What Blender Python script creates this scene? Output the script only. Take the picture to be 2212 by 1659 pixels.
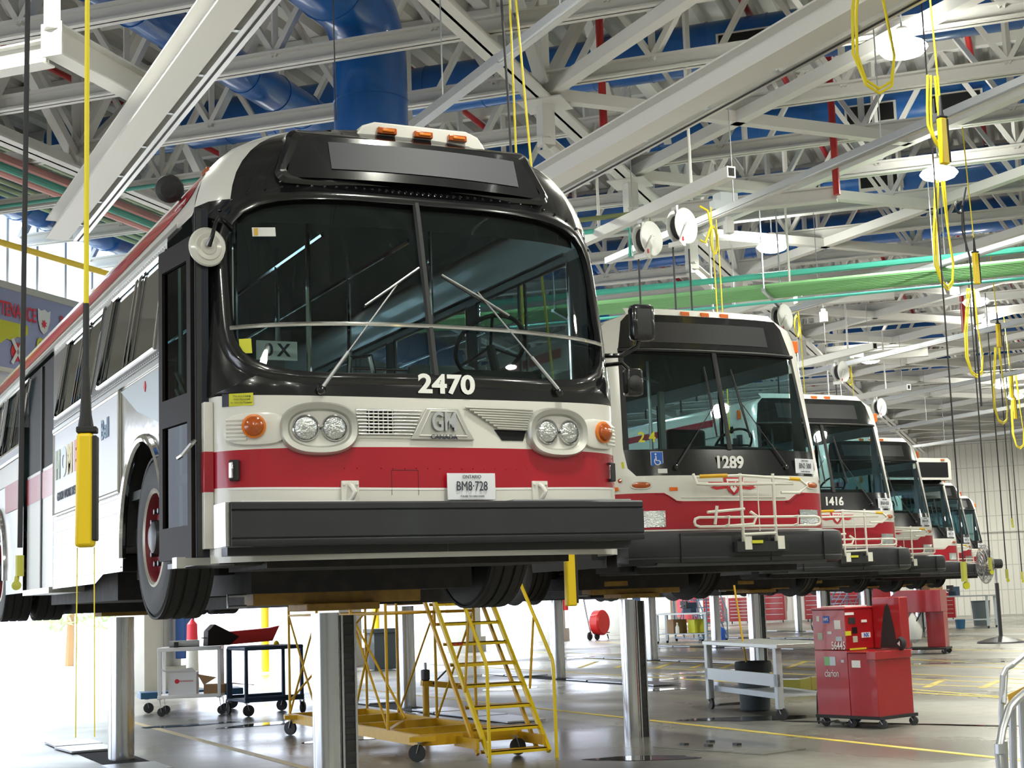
import bpy, bmesh, math, random
from mathutils import Vector, Matrix
for o in list(bpy.data.objects): bpy.data.objects.remove(o)
S = bpy.context.scene; C = bpy.context.scene.collection
PI = math.pi; R2 = 2 ** -.5
random.seed(7)
# ---------------- camera ----------------
CP = Vector((-3.3902, -8.0455, 1.567)); YAW, PIT, ROL = (math.radians(a) for a in (25.8459, 7.9457, 1.9972)); FPX = 3329.0
cam = bpy.data.cameras.new('camera'); co = bpy.data.objects.new('camera', cam); C.objects.link(co)
hd = Vector((math.sin(YAW) * math.cos(PIT), math.cos(YAW) * math.cos(PIT), math.sin(PIT)))
r0 = Vector((math.cos(YAW), -math.sin(YAW), 0)); u0 = r0.cross(hd)
rr = math.cos(ROL) * r0 - math.sin(ROL) * u0; uu = rr.cross(hd)
M3 = Matrix((rr, uu, -hd)).transposed()
co.matrix_world = Matrix.Translation(CP) @ M3.to_4x4()
cam.sensor_width = 36; cam.lens = 36 * FPX / 2212; cam.clip_end = 400; cam.clip_start = .05
S.camera = co
# ---------------- light ----------------
S.view_settings.view_transform = 'Standard'; S.view_settings.look = 'None'
S.view_settings.gamma = 1; S.view_settings.exposure = 0.22
cy = S.cycles; cy.max_bounces = 7; cy.diffuse_bounces = 3; cy.glossy_bounces = 3; cy.transmission_bounces = 2; cy.transparent_max_bounces = 10; cy.use_adaptive_sampling = True; cy.adaptive_threshold = .05; cy.sample_clamp_indirect = 6; cy.caustics_reflective = False; cy.caustics_refractive = False
try: S.view_settings.use_curve_mapping = False
except Exception: pass
w = bpy.data.worlds.new('world'); S.world = w; w.use_nodes = True
nt = w.node_tree; bg = nt.nodes['Background']
tc = nt.nodes.new('ShaderNodeTexCoord'); sx = nt.nodes.new('ShaderNodeSeparateXYZ'); rmp = nt.nodes.new('ShaderNodeValToRGB')
nt.links.new(tc.outputs['Generated'], sx.inputs[0]); nt.links.new(sx.outputs['Z'], rmp.inputs[0]); nt.links.new(rmp.outputs[0], bg.inputs[0])
rmp.color_ramp.elements[0].color = (.72, .81, .97, 1); rmp.color_ramp.elements[0].position = 0
rmp.color_ramp.elements[1].color = (.88, .93, 1, 1); rmp.color_ramp.elements[1].position = .5
bg.inputs[1].default_value = 4.0
sun = bpy.data.lights.new('sun', 'SUN'); sun.energy = 5; sun.angle = .02; so = bpy.data.objects.new('sun', sun); C.objects.link(so)
so.rotation_euler = Vector((.55, -.55, -.75)).to_track_quat('-Z', 'Y').to_euler()

# ---------------- materials ----------------
MT = {}
def mat(n, col=(.8, .8, .8), rough=.5, metal=0, emit=None, estr=1, spec=.5, coat=0, noise=None, bump=None, alpha=None):
    if n in MT: return MT[n]
    m = bpy.data.materials.new(n); m.use_nodes = True; t = m.node_tree; b = t.nodes['Principled BSDF']
    b.inputs['Base Color'].default_value = (*col, 1); b.inputs['Roughness'].default_value = rough; b.inputs['Metallic'].default_value = metal
    b.inputs['Specular IOR Level'].default_value = spec
    if coat: b.inputs['Coat Weight'].default_value = coat; b.inputs['Coat Roughness'].default_value = .05
    if emit: b.inputs['Emission Color'].default_value = (*emit, 1); b.inputs['Emission Strength'].default_value = estr
    if noise:
        sc, amt, c2 = noise
        g = t.nodes.new('ShaderNodeNewGeometry'); nz = t.nodes.new('ShaderNodeTexNoise'); nz.inputs['Scale'].default_value = sc; nz.inputs['Detail'].default_value = 5
        rp = t.nodes.new('ShaderNodeMapRange'); rp.inputs[1].default_value = .42; rp.inputs[2].default_value = .68; rp.inputs[4].default_value = amt
        mx = t.nodes.new('ShaderNodeMix'); mx.data_type = 'RGBA'; mx.inputs[6].default_value = (*col, 1); mx.inputs[7].default_value = (*c2, 1)
        t.links.new(g.outputs['Position'], nz.inputs['Vector']); t.links.new(nz.outputs[0], rp.inputs[0]); t.links.new(rp.outputs[0], mx.inputs[0]); t.links.new(mx.outputs[2], b.inputs['Base Color'])
    if bump:
        g = t.nodes.new('ShaderNodeNewGeometry'); nz = t.nodes.new('ShaderNodeTexNoise'); nz.inputs['Scale'].default_value = bump[0]
        bp = t.nodes.new('ShaderNodeBump'); bp.inputs['Strength'].default_value = bump[1]; bp.inputs['Distance'].default_value = .02
        t.links.new(g.outputs['Position'], nz.inputs['Vector']); t.links.new(nz.outputs[0], bp.inputs['Height']); t.links.new(bp.outputs[0], b.inputs['Normal'])
    MT[n] = m; return m
def glass(n, tint, refl=1.0):
    m = bpy.data.materials.new(n); m.use_nodes = True; t = m.node_tree; t.nodes.clear()
    o = t.nodes.new('ShaderNodeOutputMaterial'); mx = t.nodes.new('ShaderNodeMixShader'); tr = t.nodes.new('ShaderNodeBsdfTransparent'); gl = t.nodes.new('ShaderNodeBsdfGlossy')
    fr = t.nodes.new('ShaderNodeFresnel'); fr.inputs[0].default_value = 1.5; ml = t.nodes.new('ShaderNodeMath'); ml.operation = 'MULTIPLY'; ml.inputs[1].default_value = refl
    tr.inputs[0].default_value = (*tint, 1); gl.inputs[1].default_value = .02
    t.links.new(fr.outputs[0], ml.inputs[0]); t.links.new(ml.outputs[0], mx.inputs[0]); t.links.new(tr.outputs[0], mx.inputs[1]); t.links.new(gl.outputs[0], mx.inputs[2]); t.links.new(mx.outputs[0], o.inputs[0])
    MT[n] = m; return m
mat('white_paint', (.74, .73, .69), .25, coat=.5)
mat('red_paint', (.40, .008, .022), .25, coat=.5)
mat('black_paint', (.008, .008, .010), .18, coat=.6)
mat('flat_black', (.02, .02, .022), .7)
mat('interior', (.06, .07, .07), .7)
mat('interior_grey', (.22, .24, .24), .6)
mat('underbody', (.022, .022, .024), .75, noise=(9, .5, (.06, .05, .045)))
mat('bumper_rubber', (.018, .020, .024), .5, noise=(4, .5, (.030, .035, .042)))
mat('tyre', (.022, .022, .023), .7, bump=(60, .2))
mat('rim_red', (.20, .015, .025), .5)
mat('chrome', (.82, .83, .85), .08, 1)
mat('post_chrome', (.62, .64, .68), .16, 1)
mat('aluminium', (.62, .62, .60), .32, 1)
mat('stainless', (.72, .71, .68), .20, 1, bump=(7, .10))
mat('pillar_grey', (.16, .155, .145), .35, .6)
mat('silver_trim', (.55, .55, .52), .38, .7)
mat('amber', (.75, .20, .01), .25, coat=.6)
mat('amber_dark', (.42, .08, .005), .2, coat=.8)
mat('marker_orange', (.85, .16, .01), .35)
mat('lens', (.75, .78, .80), .08, .9, bump=(90, .5))
mat('plate_white', (.78, .80, .86), .4)
mat('ink', (.03, .035, .06), .6)
mat('num_white', (.85, .85, .84), .4)
mat('sticker_yellow', (.62, .62, .03), .5)
mat('crate_yellow', (.28, .26, .03), .6)
mat('safety_yellow', (.72, .42, .01), .4, noise=(12, .35, (.60, .28, .02)))
mat('yellow_cord', (.80, .66, .02), .45)
mat('bright_yellow', (.85, .60, .01), .4)
mat('lift_yellow', (.42, .24, .05), .6, noise=(14, .6, (.20, .12, .05)))
mat('rack_white', (.78, .77, .70), .35)
mat('sign_grey', (.085, .085, .10), .6)
mat('sign_black', (.012, .012, .015), .15, coat=.5)
mat('steel_white', (.74, .73, .70), .55)
mat('deck_white', (.62, .61, .58), .6)
mat('galv', (.55, .57, .60), .35, .8)
mat('duct_blue', (.006, .10, .38), .30, coat=.35)
mat('pipe_red', (.42, .02, .02), .4)
mat('pipe_pink', (.72, .35, .33), .5)
mat('pipe_green', (.22, .50, .22), .45)
mat('pipe_pale_green', (.52, .66, .45), .5)
mat('pipe_teal', (.10, .55, .45), .4)
mat('pipe_dark_teal', (.06, .30, .24), .4)
mat('pipe_olive', (.16, .19, .08), .5)
mat('pipe_yellow', (.80, .58, .03), .4)
mat('cable_black', (.02, .02, .025), .6)
mat('cable_blue', (.03, .10, .32), .5)
mat('dark_hole', (.004, .004, .005), .9)
mat('concrete_wall', (.55, .55, .50), .8, noise=(3, .3, (.45, .44, .40)))
mat('wall_white', (.72, .71, .66), .7)
mat('cabinet_red', (.36, .010, .015), .3, coat=.4, noise=(5, .25, (.36, .03, .03)))
mat('bench_grey', (.50, .55, .58), .4, .2)
mat('bench_top', (.45, .47, .46), .35, .5)
mat('rubber', (.03, .03, .032), .6)
mat('cart_navy', (.02, .045, .09), .5)
mat('cart_blue', (.02, .10, .20), .5)
mat('bin_dark', (.07, .09, .10), .6)
mat('card_white', (.80, .80, .80), .6)
mat('card_brown', (.32, .19, .09), .8)
mat('bottle_blue', (.02, .10, .50), .3)
mat('bottle_white', (.75, .77, .75), .4)
mat('shiny_red', (.65, .02, .02), .3)
mat('stair_blue', (.12, .22, .34), .4)
mat('fan_cage', (.30, .30, .30), .4, .6)
mat('dark_metal', (.06, .06, .065), .4, .6)
mat('handicap_blue', (.02, .12, .55), .4)
mat('sign_red', (.70, .03, .05), .5)
mat('banner', (.33, .36, .58), .6)
mat('banner_frame', (.62, .60, .55), .6)
mat('logo_red', (.55, .03, .04), .4)
mat('lamp_glow', (1, 1, 1), .5, emit=(1, 1, .90), estr=60)
mat('line_yellow', (.72, .54, .06), .5, noise=(6, .6, (.45, .40, .20)))
mat('line_pale', (.72, .60, .32), .5)
mat('puddle', (.10, .098, .09), .03, coat=1, spec=1)
mat('outside_ground', (.80, .80, .78), .8)
mat('leaf_green', (.30, .42, .20), .7)
mat('sage', (.45, .52, .42), .6)
mat('seat_red', (.25, .05, .05), .8)
mat('wheel_cream', (.45, .42, .36), .4, .5)
glass('windshield', (.62, .76, .75), 1.1)
glass('door_glass', (.08, .14, .15), .06)
glass('side_glass', (.38, .54, .60), .6)
glass('clear', (.85, .92, .92), 1.2)
glass('mesh_grey', (.55, .53, .50), .3)
# floor: damp worn concrete
m = mat('floor_concrete', (.30, .29, .26), .35); t = m.node_tree; b = t.nodes['Principled BSDF']
g = t.nodes.new('ShaderNodeNewGeometry')
def nz(sc, det=6, stretch=None):
    n = t.nodes.new('ShaderNodeTexNoise'); n.inputs['Scale'].default_value = sc; n.inputs['Detail'].default_value = det
    if stretch:
        mp = t.nodes.new('ShaderNodeMapping'); mp.inputs['Scale'].default_value = stretch; mp.inputs['Rotation'].default_value = (0, 0, .6)
        t.links.new(g.outputs['Position'], mp.inputs[0]); t.links.new(mp.outputs[0], n.inputs['Vector'])
    else: t.links.new(g.outputs['Position'], n.inputs['Vector'])
    return n
n1 = nz(.5, 8, (1, .35, 1)); n2 = nz(5, 6); n3 = nz(.22, 4)
r1 = t.nodes.new('ShaderNodeValToRGB'); e = r1.color_ramp.elements; e[0].position = .30; e[0].color = (.14, .136, .122, 1); e[1].position = .62; e[1].color = (.31, .30, .262, 1)
mx = t.nodes.new('ShaderNodeMix'); mx.data_type = 'RGBA'; mx.blend_type = 'MULTIPLY'; mx.inputs[0].default_value = .5
r2 = t.nodes.new('ShaderNodeValToRGB'); e = r2.color_ramp.elements; e[0].position = .3; e[0].color = (.6, .6, .6, 1); e[1].position = .65; e[1].color = (1, 1, 1, 1)
t.links.new(n1.outputs[0], r1.inputs[0]); t.links.new(n2.outputs[0], r2.inputs[0]); t.links.new(r1.outputs[0], mx.inputs[6]); t.links.new(r2.outputs[0], mx.inputs[7]); t.links.new(mx.outputs[2], b.inputs['Base Color'])
r3 = t.nodes.new('ShaderNodeMapRange'); r3.inputs[1].default_value = .35; r3.inputs[2].default_value = .6; r3.inputs[3].default_value = .16; r3.inputs[4].default_value = .42
t.links.new(n3.outputs[0], r3.inputs[0]); t.links.new(r3.outputs[0], b.inputs['Roughness'])
# end wall: white block with vertical score marks
m = mat('block_wall', (.7, .69, .64), .7); t = m.node_tree; b = t.nodes['Principled BSDF']
g = t.nodes.new('ShaderNodeTexCoord'); br = t.nodes.new('ShaderNodeTexBrick'); br.offset = 0; br.inputs['Scale'].default_value = 1
br.inputs['Color1'].default_value = (.84, .82, .76, 1); br.inputs['Color2'].default_value = (.82, .80, .74, 1); br.inputs['Mortar'].default_value = (.60, .59, .55, 1)
br.inputs['Mortar Size'].default_value = .022; br.inputs['Brick Width'].default_value = .30; br.inputs['Row Height'].default_value = 1.2
mp = t.nodes.new('ShaderNodeMapping'); mp.inputs['Rotation'].default_value = (PI / 2, 0, 0)
t.links.new(g.outputs['Object'], mp.inputs[0]); t.links.new(mp.outputs[0], br.inputs[0]); t.links.new(br.outputs[0], b.inputs['Base Color'])

# ---------------- mesh helper ----------------
class MB:
    def __init__(s): s.v = []; s.f = []; s.m = []; s.mats = []
    def mi(s, n):
        if n not in s.mats: s.mats.append(n)
        return s.mats.index(n)
    def add(s, vs, fs, mt):
        o = len(s.v); s.v += [tuple(v) for v in vs]; k = s.mi(mt)
        for f in fs: s.f.append([i + o for i in f]); s.m.append(k)
        return s
    def box(s, c, d, mt, rz=0, M=None):
        h = [x / 2 for x in d]; vs = []
        for sx_ in (-1, 1):
            for sy in (-1, 1):
                for sz in (-1, 1): vs.append(Vector((sx_ * h[0], sy * h[1], sz * h[2])))
        if rz: q = Matrix.Rotation(rz, 3, 'Z'); vs = [q @ v for v in vs]
        if M: vs = [M @ v for v in vs]
        vs = [v + Vector(c) for v in vs]
        return s.add(vs, [(0, 1, 3, 2), (4, 6, 7, 5), (0, 4, 5, 1), (2, 3, 7, 6), (0, 2, 6, 4), (1, 5, 7, 3)], mt)
    def bb(s, a, b, mt):
        return s.box([(a[i] + b[i]) / 2 for i in range(3)], [abs(a[i] - b[i]) for i in range(3)], mt)
    def bar(s, a, b, wd, ht, mt, up=(0, 0, 1)):
        a = Vector(a); b = Vector(b); d = (b - a); L = d.length
        if L < 1e-6: return s
        d /= L; u = Vector(up); sd = d.cross(u)
        if sd.length < 1e-3: sd = d.cross(Vector((0, 1, 0)))
        sd.normalize(); u = sd.cross(d)
        vs = [p + sd * i * wd / 2 + u * j * ht / 2 for p in (a, b) for i, j in ((-1, -1), (1, -1), (1, 1), (-1, 1))]
        return s.add(vs, [(0, 3, 2, 1), (4, 5, 6, 7), (0, 1, 5, 4), (1, 2, 6, 5), (2, 3, 7, 6), (3, 0, 4, 7)], mt)
    def tube(s, pts, r, mt, n=8, closed=False, flat=1):
        pts = [Vector(p) for p in pts]; N = len(pts); vs = []; fs = []; nrm = None
        for i, p in enumerate(pts):
            if closed: d = pts[(i + 1) % N] - pts[i - 1]
            else: d = pts[min(i + 1, N - 1)] - pts[max(i - 1, 0)]
            d.normalize()
            if nrm is None:
                nrm = d.cross(Vector((0, 0, 1)))
                if nrm.length < .05: nrm = d.cross(Vector((1, 0, 0)))
                nrm.normalize()
            nrm = (nrm - d * nrm.dot(d)).normalized(); bn = d.cross(nrm)
            rr_ = r[i] if isinstance(r, (list, tuple)) else r
            for k in range(n):
                a = 2 * PI * k / n; vs.append(p + nrm * math.cos(a) * rr_ + bn * math.sin(a) * rr_ * flat)
        M_ = N if closed else N - 1
        for i in range(M_):
            j = (i + 1) % N
            for k in range(n): fs.append((i * n + k, i * n + (k + 1) % n, j * n + (k + 1) % n, j * n + k))
        if not closed: fs.append(tuple(range(n))[::-1]); fs.append(tuple((N - 1) * n + k for k in range(n)))
        return s.add(vs, fs, mt)
    def cyl(s, a, b, r, mt, n=16): return s.tube([a, b], r, mt, n)
    def lathe(s, prof, c, ax, mt, n=28, a0=0, a1=2 * PI):
        # prof: (radius, along) ; ax: axis vector
        ax = Vector(ax).normalized(); e1 = ax.cross(Vector((0, 0, 1)))
        if e1.length < .05: e1 = Vector((1, 0, 0))
        e1.normalize(); e2 = ax.cross(e1); c = Vector(c); vs = []; fs = []; P = len(prof); full = abs(a1 - a0 - 2 * PI) < 1e-6
        m_ = n if full else n + 1
        for i in range(m_):
            a = a0 + (a1 - a0) * i / n
            for r, h in prof: vs.append(c + ax * h + (e1 * math.cos(a) + e2 * math.sin(a)) * r)
        mats = mt if isinstance(mt, (list, tuple)) else [mt] * (P - 1)
        for k in range(P - 1):
            ff = []
            for i in range(n):
                j = (i + 1) % m_; ff.append((i * P + k, j * P + k, j * P + k + 1, i * P + k + 1))
            o = len(s.v) if k == 0 else o
            if k == 0: s.v += [tuple(v) for v in vs]
            mi = s.mi(mats[k])
            for f in ff: s.f.append([q + o for q in f]); s.m.append(mi)
        return s
    def poly(s, pts, mt): return s.add(pts, [tuple(range(len(pts)))], mt)
    def prism(s, pts, off, mt):
        n = len(pts); off = Vector(off); vs = [Vector(p) for p in pts] + [Vector(p) + off for p in pts]
        fs = [tuple(range(n))[::-1], tuple(range(n, 2 * n))] + [(i, (i + 1) % n, n + (i + 1) % n, n + i) for i in range(n)]
        return s.add(vs, fs, mt)
    def grid(s, rows, mt, closed=False, rowmats=None):
        n = len(rows[0]); vs = [v for r in rows for v in r]; o = len(s.v); s.v += [tuple(v) for v in vs]
        for i in range(len(rows) - 1):
            k = s.mi(rowmats[i] if rowmats else mt)
            for j in range(n if closed else n - 1):
                q = (j + 1) % n; s.f.append([o + i * n + j, o + i * n + q, o + (i + 1) * n + q, o + (i + 1) * n + j]); s.m.append(k)
        return s
    def build(s, name, parent=None, smooth=True, bevel=0, loc=None, solid=0, ang=35, sub=0):
        me = bpy.data.meshes.new(name); me.from_pydata(s.v, [], s.f)
        for n in s.mats: me.materials.append(MT[n])
        me.polygons.foreach_set('material_index', s.m); 
        bm = bmesh.new(); bm.from_mesh(me); bmesh.ops.recalc_face_normals(bm, faces=bm.faces); bm.to_mesh(me); bm.free()
        if smooth:
            me.polygons.foreach_set('use_smooth', [True] * len(me.polygons)); me.set_sharp_from_angle(angle=math.radians(ang))
        me.update()
        o = bpy.data.objects.new(name, me); C.objects.link(o)
        if parent: o.parent = parent
        if loc: o.location = loc
        if solid: k = o.modifiers.new('thick', 'SOLIDIFY'); k.thickness = solid; k.offset = 0
        if bevel: k = o.modifiers.new('edge', 'BEVEL'); k.width = bevel; k.segments = 2; k.limit_method = 'ANGLE'; k.angle_limit = math.radians(40)
        if sub: k = o.modifiers.new('sub', 'SUBSURF'); k.levels = sub; k.render_levels = sub
        return o
def tag(o, label, cat, group=None, kind=None):
    o['label'] = label; o['category'] = cat
    if group: o['group'] = group
    if kind: o['kind'] = kind
    return o
def thing(name, label, cat, loc=(0, 0, 0), rz=0, group=None):
    o = bpy.data.objects.new(name, None); C.objects.link(o); o.location = loc; o.rotation_euler = (0, 0, rz); o.empty_display_size = .2
    return tag(o, label, cat, group)
mat('wall_backdrop', (.30, .30, .29), .8)
def struct(o): o['kind'] = 'structure'; return o
def text(name, s_, size, loc, mt, parent=None, rot=(PI / 2, 0, 0), bold=0, ext=.002, sx_=1, align='CENTER'):
    cu = bpy.data.curves.new(name, 'FONT'); cu.body = s_; cu.size = size; cu.align_x = align; cu.align_y = 'CENTER'; cu.extrude = ext; cu.offset = bold; cu.resolution_u = 4
    tmp = bpy.data.objects.new('tmp', cu); C.objects.link(tmp); bpy.context.view_layer.update()
    me = bpy.data.meshes.new_from_object(tmp.evaluated_get(bpy.context.evaluated_depsgraph_get())); bpy.data.objects.remove(tmp); bpy.data.curves.remove(cu)
    me.materials.clear(); me.materials.append(MT[mt]); o = bpy.data.objects.new(name, me); C.objects.link(o); o.location = loc; o.rotation_euler = rot; o.scale = (sx_, 1, 1); o['s'] = s_
    if parent: o.parent = parent
    return o
def copy_tree(o, parent=None):
    c = o.copy(); C.objects.link(c)
    if parent: c.parent = parent
    for ch in list(o.children): copy_tree(ch, c)
    return c
def uv(u, v, z=0): return Vector(((u - v) * R2, (u + v) * R2, z))
RZB = PI / 4   # building rows run at 45 degrees to the buses
# ================= old rounded bus (number 2470) =================
ZT = 1.516
def pw(z, xs, ys):
    if z <= xs[0]: return ys[0]
    for i in range(1, len(xs)):
        if z <= xs[i]: return ys[i - 1] + (ys[i] - ys[i - 1]) * (z - xs[i - 1]) / (xs[i] - xs[i - 1])
    return ys[-1]
def w1(z):
    if z <= 2.1: return 1.29
    u = min((z - 2.1) / .85, 1); return 1.29 * max(1 - u ** 3, 0) ** (1 / 3)
def prof1(z): return pw(z, [0, 1.27, 1.36, 2.35, 2.75, 2.90, 2.95], [0, 0, .012, .22, .34, .50, .60])
def F1(x, z, off=0):
    w_ = max(w1(z), .02); t = min(abs(x) / w_, 1); a = .42 * (w_ / 1.29)
    y = a * (1 - (1 - t ** 3) ** (1 / 2.3)) + prof1(z)
    # offset outwards along an approximate normal
    if off:
        e = .01; dx = 0
        if abs(x) < w_ - .03: 
            t2 = min(abs(x) + e, w_) / w_; y2 = a * (1 - (1 - t2 ** 3) ** (1 / 2.3)) + prof1(z); dx = (y2 - y) / e * (1 if x > 0 else -1)
        else: dx = 4 * (1 if x > 0 else -1)
        L = math.sqrt(1 + dx * dx)
        return Vector((x + dx / L * off, y - off / L, z))
    return Vector((x, y, z))
def lens_disc(mb, c, r, mt, n=24, dome=.02, nrm=(0, -1, 0)):
    mb.lathe([(r, 0), (r * .9, dome * .5), (r * .6, dome * .85), (0.0005, dome)], c, nrm, mt, n)
def outline_cap(z0, wfun, ztop, n=14):
    # right half outline from bottom right to top centre, (x, z)
    pts = []
    for i in range(10): z = z0 + (2.1 - z0) * i / 10; pts.append((wfun(z), z))
    for i in range(n + 1):
        a = PI / 2 * i / n; z = 2.1 + (ztop - 2.1) * math.sin(a); pts.append((max(wfun(min(z, ztop)), .0), z))
    return pts
def shell_section(wf, zb, zs, zt, n=16):
    pts = [(wf(z), z) for z in (zb,)]
    for i in range(n + 1):
        a = PI / 2 * i / n; z = zs + (zt - zs) * math.sin(a); pts.append((wf(z), z))
    return pts
def make_wheel(parent, x, y, z, side, r=.52, wd=.29, red=True, dual=False, name='wheel'):
    t = MB(); h = wd / 2
    prof = [(.30, -h * .92), (.36, -h), (.44, -h * 1.0), (.485, -h * .93), (.508, -h * .8), (r, -h * .7)]
    for g_ in (-.42, -.14, .14, .42):
        prof += [(r, (g_ - .04) * wd), (r - .014, (g_ - .025) * wd), (r - .014, (g_ + .025) * wd), (r, (g_ + .04) * wd)]
    prof += [(r, h * .7), (.508, h * .8), (.485, h * .93), (.44, h), (.36, h), (.30, h * .92), (.30, -h * .92)]
    t.lathe([(a * r / .52 if a < .5 else a, b) for a, b in prof], (x, y, z), (side, 0, 0), 'tyre', 40)
    o = t.build(name, parent, ang=25)
    q = MB(); dep = .02 if not dual else -.03
    q.lathe([(.315, h * .95), (.30, h * .99), (.285, h * .9), (.27, h * .45), (.235, h * .30 + dep), (.20, h * .38 + dep), (.17, h * .4 + dep)], (x, y, z), (side, 0, 0), ['wheel_cream', 'wheel_cream', 'rim_red', 'rim_red', 'rim_red', 'rim_red'], 36)
    q.lathe([(.17, h * .4 + dep), (.11, h * .42 + dep), (.10, h * 1.0), (.07, h * 1.1), (.0005, h * 1.12)], (x, y, z), (side, 0, 0), ['rim_red', 'dark_metal', 'dark_metal', 'dark_metal'], 24)
    q.build('rim', o)
    nb = MB()
    for k in range(10):
        a = 2 * PI * k / 10; c = Vector((x + side * (h * .38 + dep), y + .175 * math.cos(a), z + .175 * math.sin(a)))
        nb.cyl(c, c + Vector((side * .05, 0, 0)), .018, 'dark_metal', 6)
    nb.build('lug_nuts', o)
    return o
B1 = thing('city_bus', 'old round-fronted bus number 2470 with open front door, raised nearest the camera', 'bus', (.07, 0, ZT), 0, 'buses raised on the lifts')
ZR = 2.33   # bottom of the roof cove
# lower front skin with its painted bands
mb = MB(); xs = []
for i in range(49):
    u = -1 + 2 * i / 48; xs.append(1.29 * math.sin(u * PI / 2) if False else 1.29 * (abs(u) ** .8) * (1 if u > 0 else -1))
zrows = [.30, .45, .60, .69, .80, .92, 1.0, 1.10, 1.20]
rm = ['white_paint'] * 3 + ['red_paint'] * 2 + ['white_paint'] * 3
def warp(x, z):
    if abs(z - .92) < .001 or abs(z - .69) < .001: return z + .018 * (1 if z < .8 else -1) * 0 + (.02 * (abs(x) / 1.29) ** 2 if z < .8 else -.01 * (abs(x) / 1.29) ** 2)
    if abs(z - 1.20) < .001: return z + .02 * (abs(x) / 1.29) ** 3
    return z
rows = [[F1(x, warp(x, z)) for x in xs] for z in zrows]
mb.grid(rows, 'white_paint', rowmats=rm)
# corner returns down each side of the front
for sg in (-1, 1):
    for k in range(len(zrows) - 1):
        y0 = .42; y1 = .50 if sg < 0 else .60
        mb.add([(sg * 1.29, y0, warp(1.29, zrows[k])), (sg * 1.29, y1, warp(1.29, zrows[k])), (sg * 1.29, y1, warp(1.29, zrows[k + 1])), (sg * 1.29, y0, warp(1.29, zrows[k + 1]))], [(0, 1, 2, 3)], rm[k])
mb.build('front_panel', B1)
mb = MB()   # thin pale line under the red band
mb.grid([[F1(x, warp(x, .69) - d, .002) for x in xs[2:-2]] for d in (0, .012)], 'num_white'); mb.build('pinstripe', B1)
# windscreen surround: lofted rings
cz, hh, hwid = 1.855, .535, 1.165
angs = sorted(set([2 * PI * i / 96 for i in range(96)] + [math.atan2(1.215 - cz, 1.289) % (2 * PI), math.atan2(1.215 - cz, -1.289) % (2 * PI)]))
def inner1(a, gx=0):
    c, s_ = math.cos(a), math.sin(a); n = 5.0
    r = (abs(c / (hwid + gx)) ** n + abs(s_ / (hh + gx)) ** n) ** (-1 / n); x = r * c; z = cz + r * s_
    if z < cz: z += -.035 * ((abs(x) / hwid) ** 2) + .02      # sagging lower corners
    if x > 2: pass
    return x, z
def outer1(a):
    c, s_ = math.cos(a), math.sin(a); r = .3
    zb = lambda x: 1.20 + .02 * (abs(x) / 1.29) ** 3
    while r < 3:
        x, z = r * c, cz + r * s_
        if z <= zb(x) or z > 2.94 or abs(x) >= w1(z) - .002: break
        r += .004
    z = max(z, zb(x)); z = min(z, 2.94); x = max(-w1(z), min(w1(z), x)); return x, z
rings = []
for k, (g_, off) in enumerate([(0, -.03), (.0, .012), (.025, .02), (.05, .012), (.065, 0)]):
    rings.append([F1(*inner1(a, g_), off) for a in angs])
IN = [inner1(a, .065) for a in angs]; OU = [outer1(a) for a in angs]
def edge89(o_, i_):
    if o_[1] > 2.34 and abs(o_[0]) > .5: return (o_[0] * .885, o_[1] - .0)
    return (o_[0] + (i_[0] - o_[0]) * .06, o_[1] + (i_[1] - o_[1]) * .06)
MD = [edge89(o_, i_) for o_, i_ in zip(OU, IN)]
for k in range(1, 8):
    u = k / 7; rings.append([F1(i_[0] + (o_[0] - i_[0]) * u, i_[1] + (o_[1] - i_[1]) * u) for i_, o_ in zip(IN, MD)])
for u in (.35, .7, 1): rings.append([F1(i_[0] + (o_[0] - i_[0]) * u, i_[1] + (o_[1] - i_[1]) * u) for i_, o_ in zip(MD, OU)])
mb = MB(); mb.grid(rings, 'black_paint', closed=True)
wi = mb.mi('white_paint'); NA = len(angs)
for r_ in range(len(rings) - 4, len(rings) - 1):
    for j in range(NA):
        a_, b_ = OU[j], OU[(j + 1) % NA]
        if a_[1] > 2.33 and b_[1] > 2.33 and abs(a_[0]) > .5 and abs(b_[0]) > .5: mb.m[r_ * NA + j] = wi
mb.build('windscreen_surround', B1)
# cap behind the outline joins the roof
mb = MB()
def gl_rows(sc_from, sc_to, n=10, off=-.02):
    return [[F1((lambda p: p[0] * (sc_from + (sc_to - sc_from) * k / n))(inner1(a)), cz + (inner1(a)[1] - cz) * (sc_from + (sc_to - sc_from) * k / n), off) for a in angs] for k in range(n + 1)]
mb.grid(gl_rows(1, .02), 'windshield', closed=True); mb.build('windscreen', B1)
# black header inside the glass
mb = MB(); mb.grid([[F1(x, z, -.06) for x in [-1.12 + 2.24 * i / 24 for i in range(25)]] for z in (2.245, 2.30, 2.36, 2.42)], 'flat_black'); mb.build('header_band', B1)
mb = MB(); mb.tube([F1(-.045, z, .0) for z in [1.33 + (2.40 - 1.33) * i / 10 for i in range(11)]], .022, 'flat_black', 6); mb.build('windscreen_divider', B1)
mb = MB(); mb.tube([F1(-1.17 + 2.34 * i / 30, 1.63 - .03 * abs(-1 + i / 15) ** 2, .012) for i in range(31)], .013, 'chrome', 6); mb.build('chrome_strip', B1)
# rivet row over the windscreen
mb = MB()
for i in range(46):
    a = PI * (.06 + .88 * i / 45); x, z = inner1(a, .085); p = F1(x, z, .0); d = (F1(x, z, .01) - p)
    mb.lathe([(.011, 0), (.007, .006), (.0005, .008)], p, d, 'black_paint', 6)
mb.build('brow_rivets', B1)['kind'] = 'stuff'
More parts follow.
